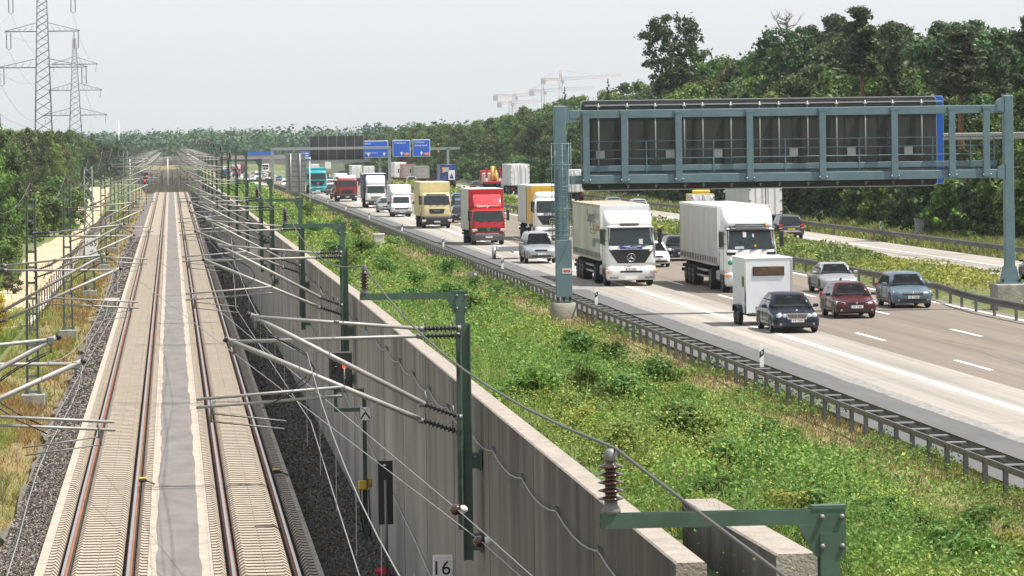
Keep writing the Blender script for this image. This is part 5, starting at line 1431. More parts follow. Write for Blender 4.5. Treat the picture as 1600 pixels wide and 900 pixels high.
vv_, zt_ = at_top(882, 133, 63); plant('fir', 63, vv_, (zt_ - zg(63, vv_)) / 14, 'pointed dark fir beside the hazy cranes', xs=.6)
for px_, u_, lb in ((1345, 54.4, 'pine with a tall bare reddish trunk rising above the gantry board'), (1396, 54.8, 'bare trunked pine right of the tallest reddish trunk'), (1500, 53.8, 'bare trunked pine behind the blue panel end of the gantry')):
    vv_, zt_ = at_top(px_, 22, u_); plant('pineb', u_, vv_, (zt_ - zg(u_, vv_)) / 18 * {1345: 1.04, 1396: .86, 1500: .93}[px_], lb, xs={1345: 1.25, 1396: .85, 1500: 1.4}[px_])
# dead branches
vv_, zt_ = at_top(1228, 8, 62); t = thing('dead_tree', 'bare dead tree top rising above the right forest', 'tree', (62, vv_, zg(62, vv_)))
m = MB(); hh = zt_ - zg(62, vv_); m.tube([(0, 0, 0), (.2, 0, hh * .6), (0, 0, hh * .98)], [.28, .2, .03], mat('dead_wood', (.2, .185, .165), .9), 6)
for k in range(34):
    a = random.uniform(-1, 1); z = hh * random.uniform(.66, .94); l = random.uniform(1.2, 3.6) * (1.3 - z / hh); e = Vector((a * l * 1.6, random.uniform(-1, 1) * l, z + l * random.uniform(.3, .9)))
    m.tube([(0, 0, z), ((e.x) * .55, e.y * .5, z + .2 * l), e], [.07, .05, .015], mat('dead_wood'), 4)
    for q in range(3): m.tube([e * .8 + Vector((0, 0, z * .2)), e + Vector((random.uniform(-.7, .7), random.uniform(-.5, .5), random.uniform(.1, .8)))], [.03, .01], mat('dead_wood'), 3)
m.build('trunk', t, fix=False)
# left forest
n = 0; v = 318.
while v < 1150:
    lo = -.0447 * v - 5; hi = lerp_tab([(318, -14.8), (360, -16.8), (470, -20), (640, -19.5), (960, -23)], v); u = hi
    while u > lo:
        k = random.choice(('b1', 'b4', 'b3', 'b1', 'pine2', 'b2')); top = random.uniform(10.3, 13.2)
        s = top / pH[k]
        plant(k, u + random.uniform(-1, .3), v + random.uniform(-4, 4), s, {'pine2': 'dark pine among the trees left of the dirt road', 'b1': 'mid green tree left of the dirt road', 'b2': 'light green tree left of the dirt road', 'b3': 'dark green tree left of the dirt road', 'b4': 'olive tree left of the dirt road'}[k], {'pine2': 'pines left of the dirt road', 'b1': 'mid green trees left of the dirt road', 'b2': 'light green trees left of the dirt road', 'b3': 'dark green trees left of the dirt road', 'b4': 'olive trees left of the dirt road'}[k], xs=.72); u -= 4.6
    v += 13 if v < 500 else 24
for (u, v, s, k) in ((-13.5, 322, .62, 'u3'), (-14.9, 345, .7, 'u1'), (-15.3, 372, .8, 'u3'), (-18.5, 440, .9, 'u3'), (-15.0, 470, .8, 'u3'), (-17.6, 520, 1., 'u1'), (-19.5, 560, 1., 'u3'), (-14.2, 620, .8, 'u1'), (-13.9, 590, .7, 'u3'), (-13.2, 310, .5, 'u3'), (-13.0, 424, 1.05, 'u3'), (-14.6, 432, 1.2, 'u1'), (-15.8, 418, 1.2, 'u3'), (-12.8, 452, .95, 'u1'), (-14.4, 398, .9, 'u3'), (-16.5, 396, 1.1, 'u1'), (-12.6, 480, 1.1, 'u3'), (-15.4, 500, 1.3, 'u1')):
    plant(k, u, v, s, {'u3': 'bright green bush at the left edge of the dirt road', 'u1': 'mid green bush at the left edge of the dirt road'}[k], {'u3': 'bright bushes beside the dirt road', 'u1': 'mid green bushes beside the dirt road'}[k])
for i in range(9):
    plant(random.choice(('b1', 'b3', 'b4')), random.uniform(-22, -12.5), random.uniform(885, 960), .72, 'tree closing off the far end of the dirt road', 'trees at the far end of the dirt road', xs=.8)
plant('g1', -11.1, 259, 1.15, 'grey green bush beside the fence at the left edge')
for (u, v, s, lb) in ((-9.5, 212, .9, 'yellow flowering broom bush low at the left edge'), (-10.3, 226, 1., 'yellow flowering broom bush just behind the lower one'), (-9.2, 198, .8, 'yellow flowering broom bush nearest to the lens at the left edge')):
    plant('y1', u, v, s, lb)
# shrubs on the bank
SH = [(9.6, 92, 1.5, 's1', 'tall leafy sapling shrub in the middle of the green bank'), (7.5, 72, 1.15, 's1', None), (9.4, 62, 1.2, 's2', None), (8.2, 58, 1.0, 's1', None), (10.6, 70, 1.1, 's1', None), (9.0, 80, 1.1, 's2', None),
      (6.6, 66, .9, 's2', None), (11.0, 84, 1.2, 's2', None), (8.5, 112, 1.2, 's1', None), (10, 128, 1.2, 's3', None), (7.6, 140, 1.3, 's1', None), (11.5, 150, 1.2, 's1', None), (9, 172, 1.4, 's2', None), (11, 196, 1.5, 's1', None),
      (7.4, 205, 1.5, 's1', None), (9.6, 230, 1.7, 's1', None), (12, 256, 1.6, 's1', None), (8, 268, 1.7, 's2', None), (10.4, 300, 1.8, 's1', None), (7, 320, 1.8, 's2', None), (12, 340, 1.6, 's1', None), (7.1, 52, .9, 's2', None), (8.0, 49, 1., 's1', None), (6.3, 47, .8, 's3', None), (7.2, 44, .9, 's1', None), (9.3, 53, 1.0, 's3', None)]
for (u, v, s, k, lb) in SH:
    plant(k, u, v, s * .62, lb or {'s1': 'dark leafy shrub in the green bank', 's2': 'mid green shrub in the green bank', 's3': 'yellowish shrub in the green bank'}[k], None if lb else {'s1': 'dark shrubs of the bank', 's2': 'mid green shrubs of the bank', 's3': 'yellowish shrubs of the bank'}[k], -.06)
plant('s3', 5.3, 66.3, .2, 'tiny yellow lichen tuft on the wall top beside the second mast')
random.seed(77)
for i in range(95):
    v = 1 / random.uniform(1 / 300., 1 / 42.); u = random.uniform(6.2, 12.6); k = random.choice(('s1', 's1', 's2', 's2', 's3'))
    plant(k, u, v, random.uniform(.32, .72) * (1 + v / 350.), {'s1': 'dark leafy shrub in the green bank', 's2': 'mid green shrub in the green bank', 's3': 'yellowish shrub in the green bank'}[k], {'s1': 'dark shrubs of the bank', 's2': 'mid green shrubs of the bank', 's3': 'yellowish shrubs of the bank'}[k], -.1, random.uniform(1., 1.5))
for k in list(PT):      # prototypes only served as sources of the copies
    for c in KIDS.get(PT[k].name, []): bpy.data.objects.remove(c)
    bpy.data.objects.remove(PT[k])

# ground cover -------------------------------------------------------------
zgv = np.vectorize(zg); vnv = np.vectorize(vn)
def cover(name, label, n, v0, v1, u0, u1, hf, sizef, mats, mixf, dens=None, cat='undergrowth', asp=.6, updir=1.0):
    t = rng.random(n); v = 1 / (1 / v0 + t * (1 / v1 - 1 / v0)); u = u0 + (u1 - u0) * rng.random(n)
    if dens is not None:
        k = rng.random(n) < dens(u, v); u, v = u[k], v[k]
    h = hf(u, v); z = zgv(u, v) + h * rng.random(len(u)) ** .55
    P = np.stack([u, v, z], 1); Nn = rng.normal(size=P.shape) + np.array([0, 0, updir])
    V, F = leaf_quads(P, Nn, sizef(v) * rng.uniform(.6, 1.4, len(u)), asp)
    o = arr_mesh(name, V, F, mats, mixf(u, v).astype(int)); return tag(o, label, cat, None, 'stuff')
def blades(name, label, n, v0, v1, uf, hf, wf, mats, mixf, cat='grass', dens=None):
    t = rng.random(n); v = 1 / (1 / v0 + t * (1 / v1 - 1 / v0)); u = uf(v, rng.random(n))
    if dens is not None:
        k = rng.random(n) < dens(u, v); u, v = u[k], v[k]
    n = len(u); h = hf(u, v) * rng.uniform(.5, 1.3, n); z = zgv(u, v); w = wf(v); a = rng.random(n) * 6.283; ln = rng.normal(size=(n, 2)) * .5
    B = np.stack([u, v, z - .02], 1); d = np.stack([np.cos(a) * w, np.sin(a) * w, 0 * w], 1); tip = np.stack([u + ln[:, 0] * h, v + ln[:, 1] * h, z + h], 1)
    V = np.stack([B - d, B + d, tip], 1).reshape(-1, 3); F = np.arange(n * 3).reshape(n, 3)
    o = arr_mesh(name, V, F, mats, mixf(u, v).astype(int)); return tag(o, label, cat, None, 'stuff')
def bank_d(u, v): return np.where((u < 12.5 + 1.8 * (vnv(v * .12, 3.3) - .5)) & ((v > 47) | (u > 6.5)), np.clip(.25 + 1.3 * vnv(u * 1.3 + 2, v * .7 + 9), .3, 1), .015)
cover('undergrowth', 'dense green weeds and leaves covering the bank behind the wall', 210000, 36, 640, 5.45, 14.6, lambda u, v: .10 + 1.15 * vnv(u * .6, v * .3) ** 2.2 * np.clip((13.2 - u) / 2.5, .15, 1) + .3 * vnv(u * 2.2, v * 1.6) ** 2,
      lambda v: np.maximum(.044, v * .00066), [L_BANK, L_BANKY, L_SHRUB, L_OLIVE], lambda u, v: np.where(vnv(u * .5 + 9, v * .16) + .3 * rng.random(len(u)) > .84, 1, np.where(vnv(u * .45, v * .2 + 40) + .3 * rng.random(len(u)) > .66, 2, np.where(rng.random(len(u)) > .93, 3, 0))), bank_d)
cover('undergrowth', 'tall bushy thicket of leafy shoots between the wall and the dry strip', 80000, 38, 130, 6.0, 11.8, lambda u, v: .25 + 1.15 * vnv(u * .8 + 31, v * .32) ** 1.3, lambda v: np.maximum(.062, v * .0008), [L_SHRUB, L_BANK, L_BANKY],
      lambda u, v: np.where(vnv(u * .9 + 3, v * .4) > .55, 1, np.where(rng.random(len(u)) > .9, 2, 0)), lambda u, v: (vnv(u * .7 + 13, v * .22 + 5) > .44) * np.clip((105 - v) / 40, 0, 1) * ((v > 50) | (u > 7.1)))
cover('undergrowth', 'leafy weeds growing in patches along the guardrail posts', 34000, 60, 500, 14.9, 16.9, lambda u, v: .08 + .42 * vnv(u, v * .25), lambda v: np.maximum(.06, v * .0008), [L_SHRUB, L_BANK],
      lambda u, v: (rng.random(len(u)) > .5), lambda u, v: (vnv(3.1, v * .16) + .3 * (u - 16.2) > .5))
blades('dry_grass', 'strip of dry straw coloured grass between the bank and the guardrail', 120000, 42, 640, lambda v, r: 11.6 + 5.4 * r, lambda u, v: .1 + .16 * vnv(u * 2, v), lambda v: np.maximum(.008, v * .00012), [L_DRY, L_GRASS], lambda u, v: vnv(u * .8, v * .3) + .5 * rng.random(len(u)) > .98)
blades('long_grass', 'long green grass mixed through the weeds of the bank', 75000, 40, 500, lambda v, r: 5.6 + 8.6 * r, lambda u, v: .25 + .55 * vnv(u * .7 + 3, v * .4) ** 1.2, lambda v: np.maximum(.007, v * .00011), [L_GRASS, L_BANK, L_DRY], lambda u, v: np.where(rng.random(len(u)) > .93, 2, np.where(rng.random(len(u)) > .5, 1, 0)), dens=lambda u, v: np.clip(1.6 * vnv(u * .4 + 51, v * .13) - .3, .1, 1) * ((v > 47) | (u > 6.6)))
blades('tall_weeds', 'tall yellowish stalks standing in loose patches of the bank', 9000, 42, 420, lambda v, r: 6 + 7.2 * r, lambda u, v: .45 + .5 * vnv(u, v * .5), lambda v: np.maximum(.008, v * .00011), [L_BANKY, L_DRY, L_OLIVE], lambda u, v: np.where(rng.random(len(u)) > .6, 0, np.where(rng.random(len(u)) > .5, 2, 1)), dens=lambda u, v: vnv(u * .5 + 21, v * .15) > .56)
blades('dry_grass', 'rusty orange and green grass between the gravel and the fence', 80000, 90, 640, lambda v, r: -8.1 + 3.7 * r, lambda u, v: .08 + .3 * vnv(u * 1.5, v * .4), lambda v: np.maximum(.012, v * .00013), [L_ORANGE, L_GRASS, L_DRY], lambda u, v: np.where(vnv(u * .8, v * .1) - .16 * (u + 6.4) + .4 * rng.random(len(u)) > .72, 1, np.where(rng.random(len(u)) > .75, 2, 0)), dens=lambda u, v: .25 + .75 * (vnv(u * .7 + 5, v * .12) > .38) * (u < -5.3))
blades('meadow_grass', 'green grass at the left edge beyond the fence', 40000, 150, 320, lambda v, r: -14 + 5.6 * r, lambda u, v: .2 + .35 * vnv(u, v * .3), lambda v: np.maximum(.015, v * .00016), [L_GRASS, L_BANK], lambda u, v: rng.random(len(u)) > .6, dens=lambda u, v: np.where((v > 236) & (u > -11.8), .04, 1.))
cover('median_plants', 'low bushes and weeds filling the central reservation', 52000, 118, 640, 33.9, 39.2, lambda u, v: (.2 + 1.0 * vnv(u * .5, v * .14 + 3)) * np.clip((v - 140) / 35, .35, 1), lambda v: np.maximum(.11, v * .00085), [L_BANK, L_BANKY, L_SHRUB, L_OLIVE], lambda u, v: np.where(vnv(u * .4, v * .1) > .6, 1, np.where(vnv(u * .5 + 4, v * .12) > .6, 2, np.where(rng.random(len(u)) > .93, 3, 0))), lambda u, v: np.where((v < 168) & (v > 150) & (u < 36.5), .15, 1.))
blades('verge_grass', 'pale grass behind the far guardrail under the forest edge', 40000, 165, 640, lambda v, r: 48.3 + 3.8 * r, lambda u, v: .3 + .35 * vnv(u, v * .3), lambda v: v * .00022, [L_GRASS, L_DRY], lambda u, v: rng.random(len(u)) > .55)
# far forest on the horizon, one mass
n = 3200; k = 80
uu = rng.uniform(-260, 420, n); vv2 = rng.uniform(1180, 2500, n); keep = ~((uu > -60) & (uu < 75) & (vv2 < 1500)); uu, vv2 = uu[keep], vv2[keep]; n = len(uu)
hh = rng.uniform(11.5, 15.8, n) * (1 + .12 * np.sin(uu * .021 + vv2 * .004)); rr_ = rng.uniform(3.2, 5.6, n)
d = unit(rng.normal(size=(n * k, 3)) + np.array([0, 0, .3])); R_ = np.repeat(rr_, k)[:, None]
P = np.stack([np.repeat(uu, k), np.repeat(vv2, k), np.repeat(hh * .55, k)], 1) + d * np.stack([R_[:, 0], R_[:, 0], np.repeat(hh * .47, k)], 1) * rng.uniform(.7, 1.02, (n * k, 1))
V, F = leaf_quads(P, d + rng.normal(size=P.shape) * .28, rng.uniform(1.0, 2.0, n * k), .8)
tag(arr_mesh('distant_forest', V, F, [L_FAR]), 'hazy blue green forest closing off the horizon', 'forest', None, 'stuff')

# loose stones of the ballast
def stones(name, label, n, v0, v1, u0, u1, zf, mats):
    t = rng.random(n); v = 1 / (1 / v0 + t * (1 / v1 - 1 / v0)); u = u0 + (u1 - u0) * rng.random(n)
    P = np.stack([u, v, np.array([zf(a) for a in v]) + .03 * rng.random(n)], 1); Nn = rng.normal(size=P.shape) + np.array([0, 0, .8])
    V, F = leaf_quads(P, Nn, np.maximum(.055, v * .0006) * rng.uniform(.6, 1.5, n), .8)
    tag(arr_mesh(name, V, F, mats, (rng.random(n) * len(mats)).astype(int)), label, 'gravel', None, 'stuff')
ST = [mat('stone_a', (.19, .18, .17), .9), mat('stone_b', (.10, .088, .075), .9), mat('stone_c', (.31, .275, .235), .9), mat('stone_d', (.17, .145, .12), .9)]
stones('ballast_gravel', 'loose grey gravel stones beside the left track', 45000, 85, 420, -4.6, -3.5, lambda v: track_z(v) - .14, ST)
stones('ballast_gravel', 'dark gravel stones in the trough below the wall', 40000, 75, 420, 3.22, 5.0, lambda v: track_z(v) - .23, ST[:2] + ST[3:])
# ================================================================= traffic
NAVY = paint('navy_paint', (.012, .018, .035), .3, .22); MAROON = paint('maroon_paint', (.085, .012, .016), .3, .25); BLUEG = paint('blue_grey_paint', (.105, .16, .205), .25, .28)
SILVER = paint('silver_paint', (.34, .35, .36), .3, .28); DGREY = paint('dark_grey_paint', (.06, .065, .072), .4, .28); BLACKP = paint('black_paint', (.015, .016, .018), .3, .25)
REDP = paint('red_paint', (.42, .012, .015)); REDD = paint('dark_red_paint', (.26, .014, .018)); BEIGE = paint('beige_paint', (.66, .56, .30)); TURQ = paint('turquoise_paint', (.015, .32, .37)); CREAM = paint('cream_paint', (.6, .57, .46), dirt=.2)
BLUEP = paint('blue_paint', (.03, .07, .24)); BLUEM = paint('mid_blue_paint', (.10, .19, .33), .4)
TARPG = mat('grey_curtain', (.44, .44, .43), .5, noise=.22, nscale=.7, sc=(1, 1.5, .5), bump=.25, bscale=1.2)
TARPC = mat('cream_curtain', (.50, .49, .40), .6, noise=.25, nscale=.6, sc=(1, 1, .5), bump=.2, bscale=1.5)
GREYB = mat('grey_box', (.46, .47, .46), .5, noise=.15, nscale=.7); YELB = mat('yellow_box_body', (.62, .36, .02), .5, noise=.12, nscale=1); NAVYT = mat('navy_curtain', (.03, .04, .12), .5)
BROWNR = mat('dirty_roof', (.42, .36, .29), .8, noise=.35, nscale=2, col2=(.25, .18, .13)); REDT = mat('red_curtain', (.40, .02, .02), .5, noise=.15); RUSTB = mat('rusty_container', (.33, .11, .07), .6, noise=.3)
TIPG = mat('tipper_grey', (.34, .33, .30), .6, noise=.25)
def RA(px_, py_): return road_at(px_, py_)
def front(px_, py_, du=0., dv=0.): p = RA(px_, py_); return (p[0] + du, p[1] + dv, p[2] + .006)
# --- near carriageway, from the lens outwards
c1 = car('dark navy saloon with round twin headlights towing the white box trailer', front(1246, 521), NAVY, 4.8, 1.8, 1.43, 'sedan', 'merc')
p = front(1246, 521); ty = p[1] + 4.8 + .55
t = thing('box_trailer', 'white twin axle box trailer with a dark window band, towed by the navy saloon', 'trailer', (p[0] - .12, ty, p[2]))
WT = mat('white_panel', (.74, .76, .78), .45, noise=.06, nscale=1.5)
m = MB(); m.box((0, 2.3, 1.55), (1.85, 3.3, 2.15), WT, .04); m.box((0, 2.3, 2.62), (1.9, 3.34, .05), WHITE, .02)
for x in (-.92, .92): m.box((x, .66, 1.55), (.06, .06, 2.1), CHROME)
m.build('box_body', t)
m = MB(); m.box((0, .64, 2.12), (1.24, .03, .36), BLACK, .01); m.box((0, .62, 2.12), (1.16, .02, .30), mat('tinted_window', (.10, .055, .02), .12, coat=.6, noise=.6, nscale=4), .005); m.box((-.935, 1.15, 1.72), (.02, .5, .42), mat('tinted_window'), .005); m.build('window', t)
m = MB(); m.box((0, 2.2, .42), (1.5, 3.1, .1), DARK)
for s in (-1, 1): m.tube([(s * .6, 1.0, .42), (0, -.35, .45)], .04, DARK, 6)
m.box((0, -.3, .5), (.14, .4, .14), GREYD, .02); m.build('drawbar', t)
for yy in (1.75, 2.55):
    for s in (-1, 1): wheel(t, s * .98, yy, .31, .19, STEELRIM)
for s in (-1, 1):
    m = MB()
    ar = [(2.15 + q, .5 + h) for q, h in ((-.85, 0), (-.8, .2), (-.6, .28), (.6, .28), (.8, .2), (.85, 0), (.8, 0), (.76, .16), (.58, .23), (-.58, .23), (-.76, .16), (-.8, 0))]
    m.prism(ar, .24, BLACK, 'yz', s * .98 - .12); m.build('mudguard', t)
car('dark red older hatchback in the middle lane beside the navy saloon', front(1339, 498), MAROON, 4.1, 1.7, 1.40, 'hatch', 'old')
car('blue grey compact hatchback in the outer lane, nearest to the median', front(1427, 482), BLUEG, 4.25, 1.75, 1.47, 'hatch', 'slim')
car('silver coupe convertible behind the dark red hatchback', front(1314, 459), SILVER, 4.45, 1.78, 1.40, 'coupe', 'lion')
INKB = mat('blue_ink', (.02, .05, .35), .5); INKG = mat('grey_ink', (.2, .21, .21), .6); INKO = mat('orange_ink', (.5, .22, .07), .6); INKC = mat('pale_blue_ink', (.25, .42, .45), .6); GREENS = mat('green_sticker', (.02, .3, .14), .5)
sc = truck('white articulated truck with plain grey curtain trailer in the middle lane', front(1170, 457, .1, -.3), 'scania', WHITE, 2.48, 3.05, 15.8, 2.2, (WHITE, 4.0, 'visor'), bbox(TARPG, WHITE, WHITE, 1.2, 4.05, .3, straps=True), bump=WHITE, art=True)
m = MB(); m.lathe([(.12, 0), (.12, -.01)], GREENS, (0, 0, 0), 'y', 16); o = m.build('green_sticker', sc, (-1.0, -.02, 1.42)); o.rotation_euler = (0, 0, R(-18))
for z in (2.15, 2.3):
    pass
m = MB(); m.box((-.55, .06, 2.1), (.42, .04, .14), mat('lettering_card', (.6, .66, .72), .6)); m.box((.2, .06, 2.2), (.1, .03, .1), PLATEY); m.box((-.3, .085, 2.72), (.16, .03, .24), PLATE); m.box((.1, .03, 2.68), (.08, .03, .16), PLATE)
m.build('dashboard_item', sc)
DR = mat('driver_vest', (.22, .55, .10), .8)
ac = truck('white articulated truck with a faded cream curtain and grey lettering in the slow lane', front(981, 447, .15, -.3), 'actros', WHITE, 2.48, 3.0, 15.5, 2.15, (WHITE, 3.72, 'hatch'), bbox(TARPC, WHITE, BROWNR, 1.2, 4.0, .35, straps=True), bump=WHITE, art=True)
bx = [c for c in bpy.data.objects if c.parent == ac and c.name.startswith('box_body')][0]
sr = (R(90), 0, R(-90))
for s, sz, y, z, mm in (('Supre', .95, 6.6, 3.35, INKG), ('rail', .7, 5.3, 2.05, INKG), ('alb bis', .55, 5.9 - 1.7, 3.45, INKC), ('St. Jobs', .6, 4.3, 2.85, INKO), ('unterweg', .5, 4.0, 2.2, INKG)):
    text('lettering', s, sz, mm, bx, (-1.275, y, z), sr, .002, sx=1.7)
m = MB(); 
for a, b, c_, d_ in ((5.9, 2.5, 1.5, .04), (5.9, 2.72, 1.5, .04)): m.box((-1.27, a, b), (.012, c_ + .7, d_), INKG)
for yy in (4.85, 6.95): m.box((-1.27, yy, 2.61), (.012, .06, .24), INKG)
m.build('printed_frame', bx)
m = MB(); m.box((0, -.035, 1.9), (1.1, .015, .12), INKB); m.build('name_strip', ac); text('lettering', 'HOFREITERS', .10, WHITE, ac, (0, -.047, 1.9)).hide_render = False
m = MB(); m.box((.5, .06, 2.2), (.2, .03, .26), PLATE); m.build('dashboard_item', ac)
car('white small hatchback half hidden behind the cream curtain truck', front(1026, 418), WHITE, 3.8, 1.65, 1.42, 'mini', 'round')
car('black car mostly hidden behind the grey curtain truck', front(1066, 408), BLACKP, 4.4, 1.76, 1.45, 'hatch', 'plain')
car('silver off-road car with a small low trailer, left of the gantry post', front(846, 412), SILVER, 4.75, 1.85, 1.82, 'suv', 'plain')
p = front(818, 409)
t = thing('car_trailer', 'small empty silver trailer behind the silver off-road car', 'trailer', (p[0] - .25, p[1] + 5.6, p[2]))
m = MB(); m.box((0, 1.2, .5), (1.5, 2.6, .08), RIM); m.box((0, -.1, .62), (1.5, .06, .3), RIM)
for s in (-1, 1): m.box((s * .75, 1.2, .62), (.04, 2.6, .25), RIM)
m.tube([(0, -.1, .5), (0, -1.3, .45)], .05, GREYD, 6); m.build('trailer_bed', t)
for s in (-1, 1):
    wheel(t, s * .95, 1.2, .32, .2, STEELRIM); m = MB(); m.lathe([(.4, -.1), (.42, 0), (.4, .1)], RIM, (s * .95, 1.2, .38), 'x', 14); m.build('mudguard', t)
ml = truck('white cabbed truck with yellow and grey box body behind the gantry post', front(863, 376), 'actros', WHITE, 2.46, 3.05, 13.2, 2.1, None, bbox(YELB, YELB, mat('pale_blue_roof', (.5, .58, .66), .5), 1.15, 3.95, .3), bump=WHITE)
m = MB(); m.box((-1.262, 9.6, 2.58), (.03, 6.6, 2.6), GREYB); m.box((-1.268, 6.25, 2.58), (.03, .14, 2.7), NAVYT); m.build('grey_section', [c for c in bpy.data.objects if c.parent == ml and c.name.startswith('box_body')][0])
m = MB(); RL([(2.95, 1.15, .5, 2.0, .3), (3.4, 1.12, .6, 2.0, .3), (3.5, .95, .8, 1.9, .3)]).mesh(m, WHITE); m.build('roof_fairing', ml)
text('lettering', 'MOLL', .3, INKB, ml, (0, -.02, 1.86), sx=1.5)
rd = truck('bright red box truck with a red front shield and dark bumper', front(764, 383), 'atego', REDP, 2.3, 2.55, 9.2, 1.85, None, bbox(mat('pale_green_grey_curtain', (.50, .52, .46), .6, noise=.18, nscale=.8), REDP, WHITE, 1.0, 3.9, .25, W=2.5), bump=mat('dark_bumper', (.09, .09, .095), .5))
m = MB(); RL([(2.55, .92, .55, 1.9, .1), (2.75, .98, .62, 1.9, .1), (3.45, .98, 1.2, 1.95, .1), (3.5, .9, 1.3, 1.9, .1)]).mesh(m, paint('glossy_red', (.55, .05, .06), 0, .18)); f = m.build('wind_deflector', rd)
text('lettering', 'Stamp', .28, WHITE, f, (-.35, .58, 2.72), (R(75), 0, 0), .01, sx=1.3); text('lettering', 'on our way', .14, WHITE, f, (.42, .6, 2.74), (R(75), 0, 0), .01)
for i, (x, y, pm, lb) in enumerate(((722, 348, BLACKP, 'black car beside the red truck, lowest of three in a row'), (717, 336, DGREY, 'dark grey car in the middle of three between two trucks'), (719, 323, BLUEM, 'slate blue car at the back of three between two trucks'))):
    car(lb, front(x, y), pm, 4.5, 1.76, 1.45, 'hatch', 'plain')
mn = truck('beige box truck with a black grille reading MAN', front(683, 357), 'man', BEIGE, 2.4, 2.95, 9.5, 2.0, None, bbox(BEIGE, BEIGE, paint('pale_beige', (.72, .66, .46)), 1.0, 3.85, .25, frame=BEIGE), bump=BLACK)
sp = truck('white delivery van with a tall box body in the slow lane', front(628, 339), 'van', WHITE, 2.0, 2.05, 6.6, 2.5, None, bbox(mat('pale_box', (.62, .64, .58), .5), WHITE, WHITE, .75, 3.05, .05, W=2.12, frame=WHITE), bump=mat('grey_bumper', (.05, .05, .055), .5), name='delivery_van')
sp['category'] = 'van'
m = MB(); RL([(1.95, .95, 1.2, 2.6, .3), (2.5, 1.0, 1.5, 2.6, .25), (3.04, 1.0, 2.0, 2.6, .15)]).mesh(m, WHITE); m.build('roof_fairing', sp)
car('pale grey car hidden behind the white delivery van', front(604, 332), SILVER, 4.5, 1.75, 1.5, 'estate', 'plain')
iv = truck('white cabbed truck with navy curtain sides and tall roof fairing', front(588, 325), 'iveco', WHITE, 2.25, 2.5, 8.8, 1.9, (WHITE, 3.55, ''), bbox(NAVYT, NAVYT, WHITE, 1.0, 3.75, .2, frame=NAVYT))
rm = truck('red tipper truck with a pale roof behind the navy curtain truck', front(543, 315), 'tipper', REDD, 2.45, 2.85, 8.5, 2.0, None, bbox(REDD, REDD, WHITE, 1.1, 2.6, .2, rear_doors=False, frame=REDD))
m = MB(); RL([(2.6, 1.1, .4, 2.1, .3), (3.15, 1.08, .7, 2.1, .3), (3.2, .95, .9, 2.0, .3)]).mesh(m, WHITE); m.build('roof_fairing', rm)
tq = truck('turquoise truck in the slow lane beside the tall sign back', front(497, 302.5), 'actros', TURQ, 2.46, 3.25, 13., 2.15, None, bbox(TURQ, TURQ, TURQ, 1.2, 3.6, .3, frame=TURQ), bump=TURQ)
car('dark grey car between the turquoise truck and the red tipper', front(521, 305), DGREY, 4.5, 1.76, 1.45, 'sedan', 'plain')
car('dark red car partly hidden by the red tipper', front(528, 311), MAROON, 4.3, 1.72, 1.42, 'hatch', 'plain')
car('white car behind the dark grey car near the turquoise truck', front(517, 295), WHITE, 4.4, 1.75, 1.45, 'hatch', 'plain')
car('blue car farthest in the line beside the turquoise truck', front(517, 286), BLUEM, 4.5, 1.76, 1.5, 'estate', 'plain')
vn_ = truck('white van behind the red tipper truck', front(534, 297), 'van', WHITE, 1.95, 2.0, 5.6, 2.4, None, bbox(WHITE, WHITE, WHITE, .6, 2.5, .02, W=1.95, frame=WHITE), name='delivery_van'); vn_['category'] = 'van'
car('grey estate car whose roof shows above the white delivery van', front(634, 321, .4, 14), BLUEG, 4.6, 1.78, 1.5, 'estate', 'plain')
# far bunch under the bridge
FB = [(437, 283, BLUEM, 'hatch', 'blue car far off just left of the gantry leg'), (418, 286, WHITE, 'sedan', 'white car far off behind the mast arms'), (411, 277, SILVER, 'hatch', 'silver car in the far queue under the bridge'), (395, 283, WHITE, 'estate', 'white estate in the far queue'),
      (397, 276, SILVER, 'sedan', 'silver saloon in the far queue'), (385, 279, DGREY, 'hatch', 'grey car in the far queue'), (424, 277, BLACKP, 'sedan', 'black car in the far queue'), (448, 294, WHITE, 'hatch', 'white car just below the gantry leg')]
for x, y, pm, st, lb in FB: car(lb, front(x, y), pm, 4.5, 1.76, 1.46, st, 'plain', detail=False)
truck('white truck in the far queue under the bridge', front(415, 270), 'actros', WHITE, 2.46, 3.2, 10, 2.1, None, bbox(GREYB, WHITE, WHITE, 1.2, 3.9), bump=WHITE)
truck('red truck in the far queue', front(370, 276), 'atego', REDP, 2.4, 2.7, 9, 2., None, bbox(WHITE, WHITE, WHITE, 1., 3.7))
truck('blue truck in the far queue left of the red one', front(354, 279), 'atego', BLUEP, 2.4, 2.7, 9, 2., None, bbox(WHITE, WHITE, WHITE, 1., 3.6))
truck('dark red truck small behind the far queue', front(381, 272), 'atego', MAROON, 2.4, 2.7, 9, 2., None, bbox(REDT, REDT, REDT, 1., 3.5))
vn_ = truck('white van in the far queue beside the mast', front(404, 281), 'van', WHITE, 1.95, 2.0, 5.6, 2.4, None, bbox(WHITE, WHITE, WHITE, .6, 2.5, .02, W=1.95, frame=WHITE), name='delivery_van'); vn_['category'] = 'van'
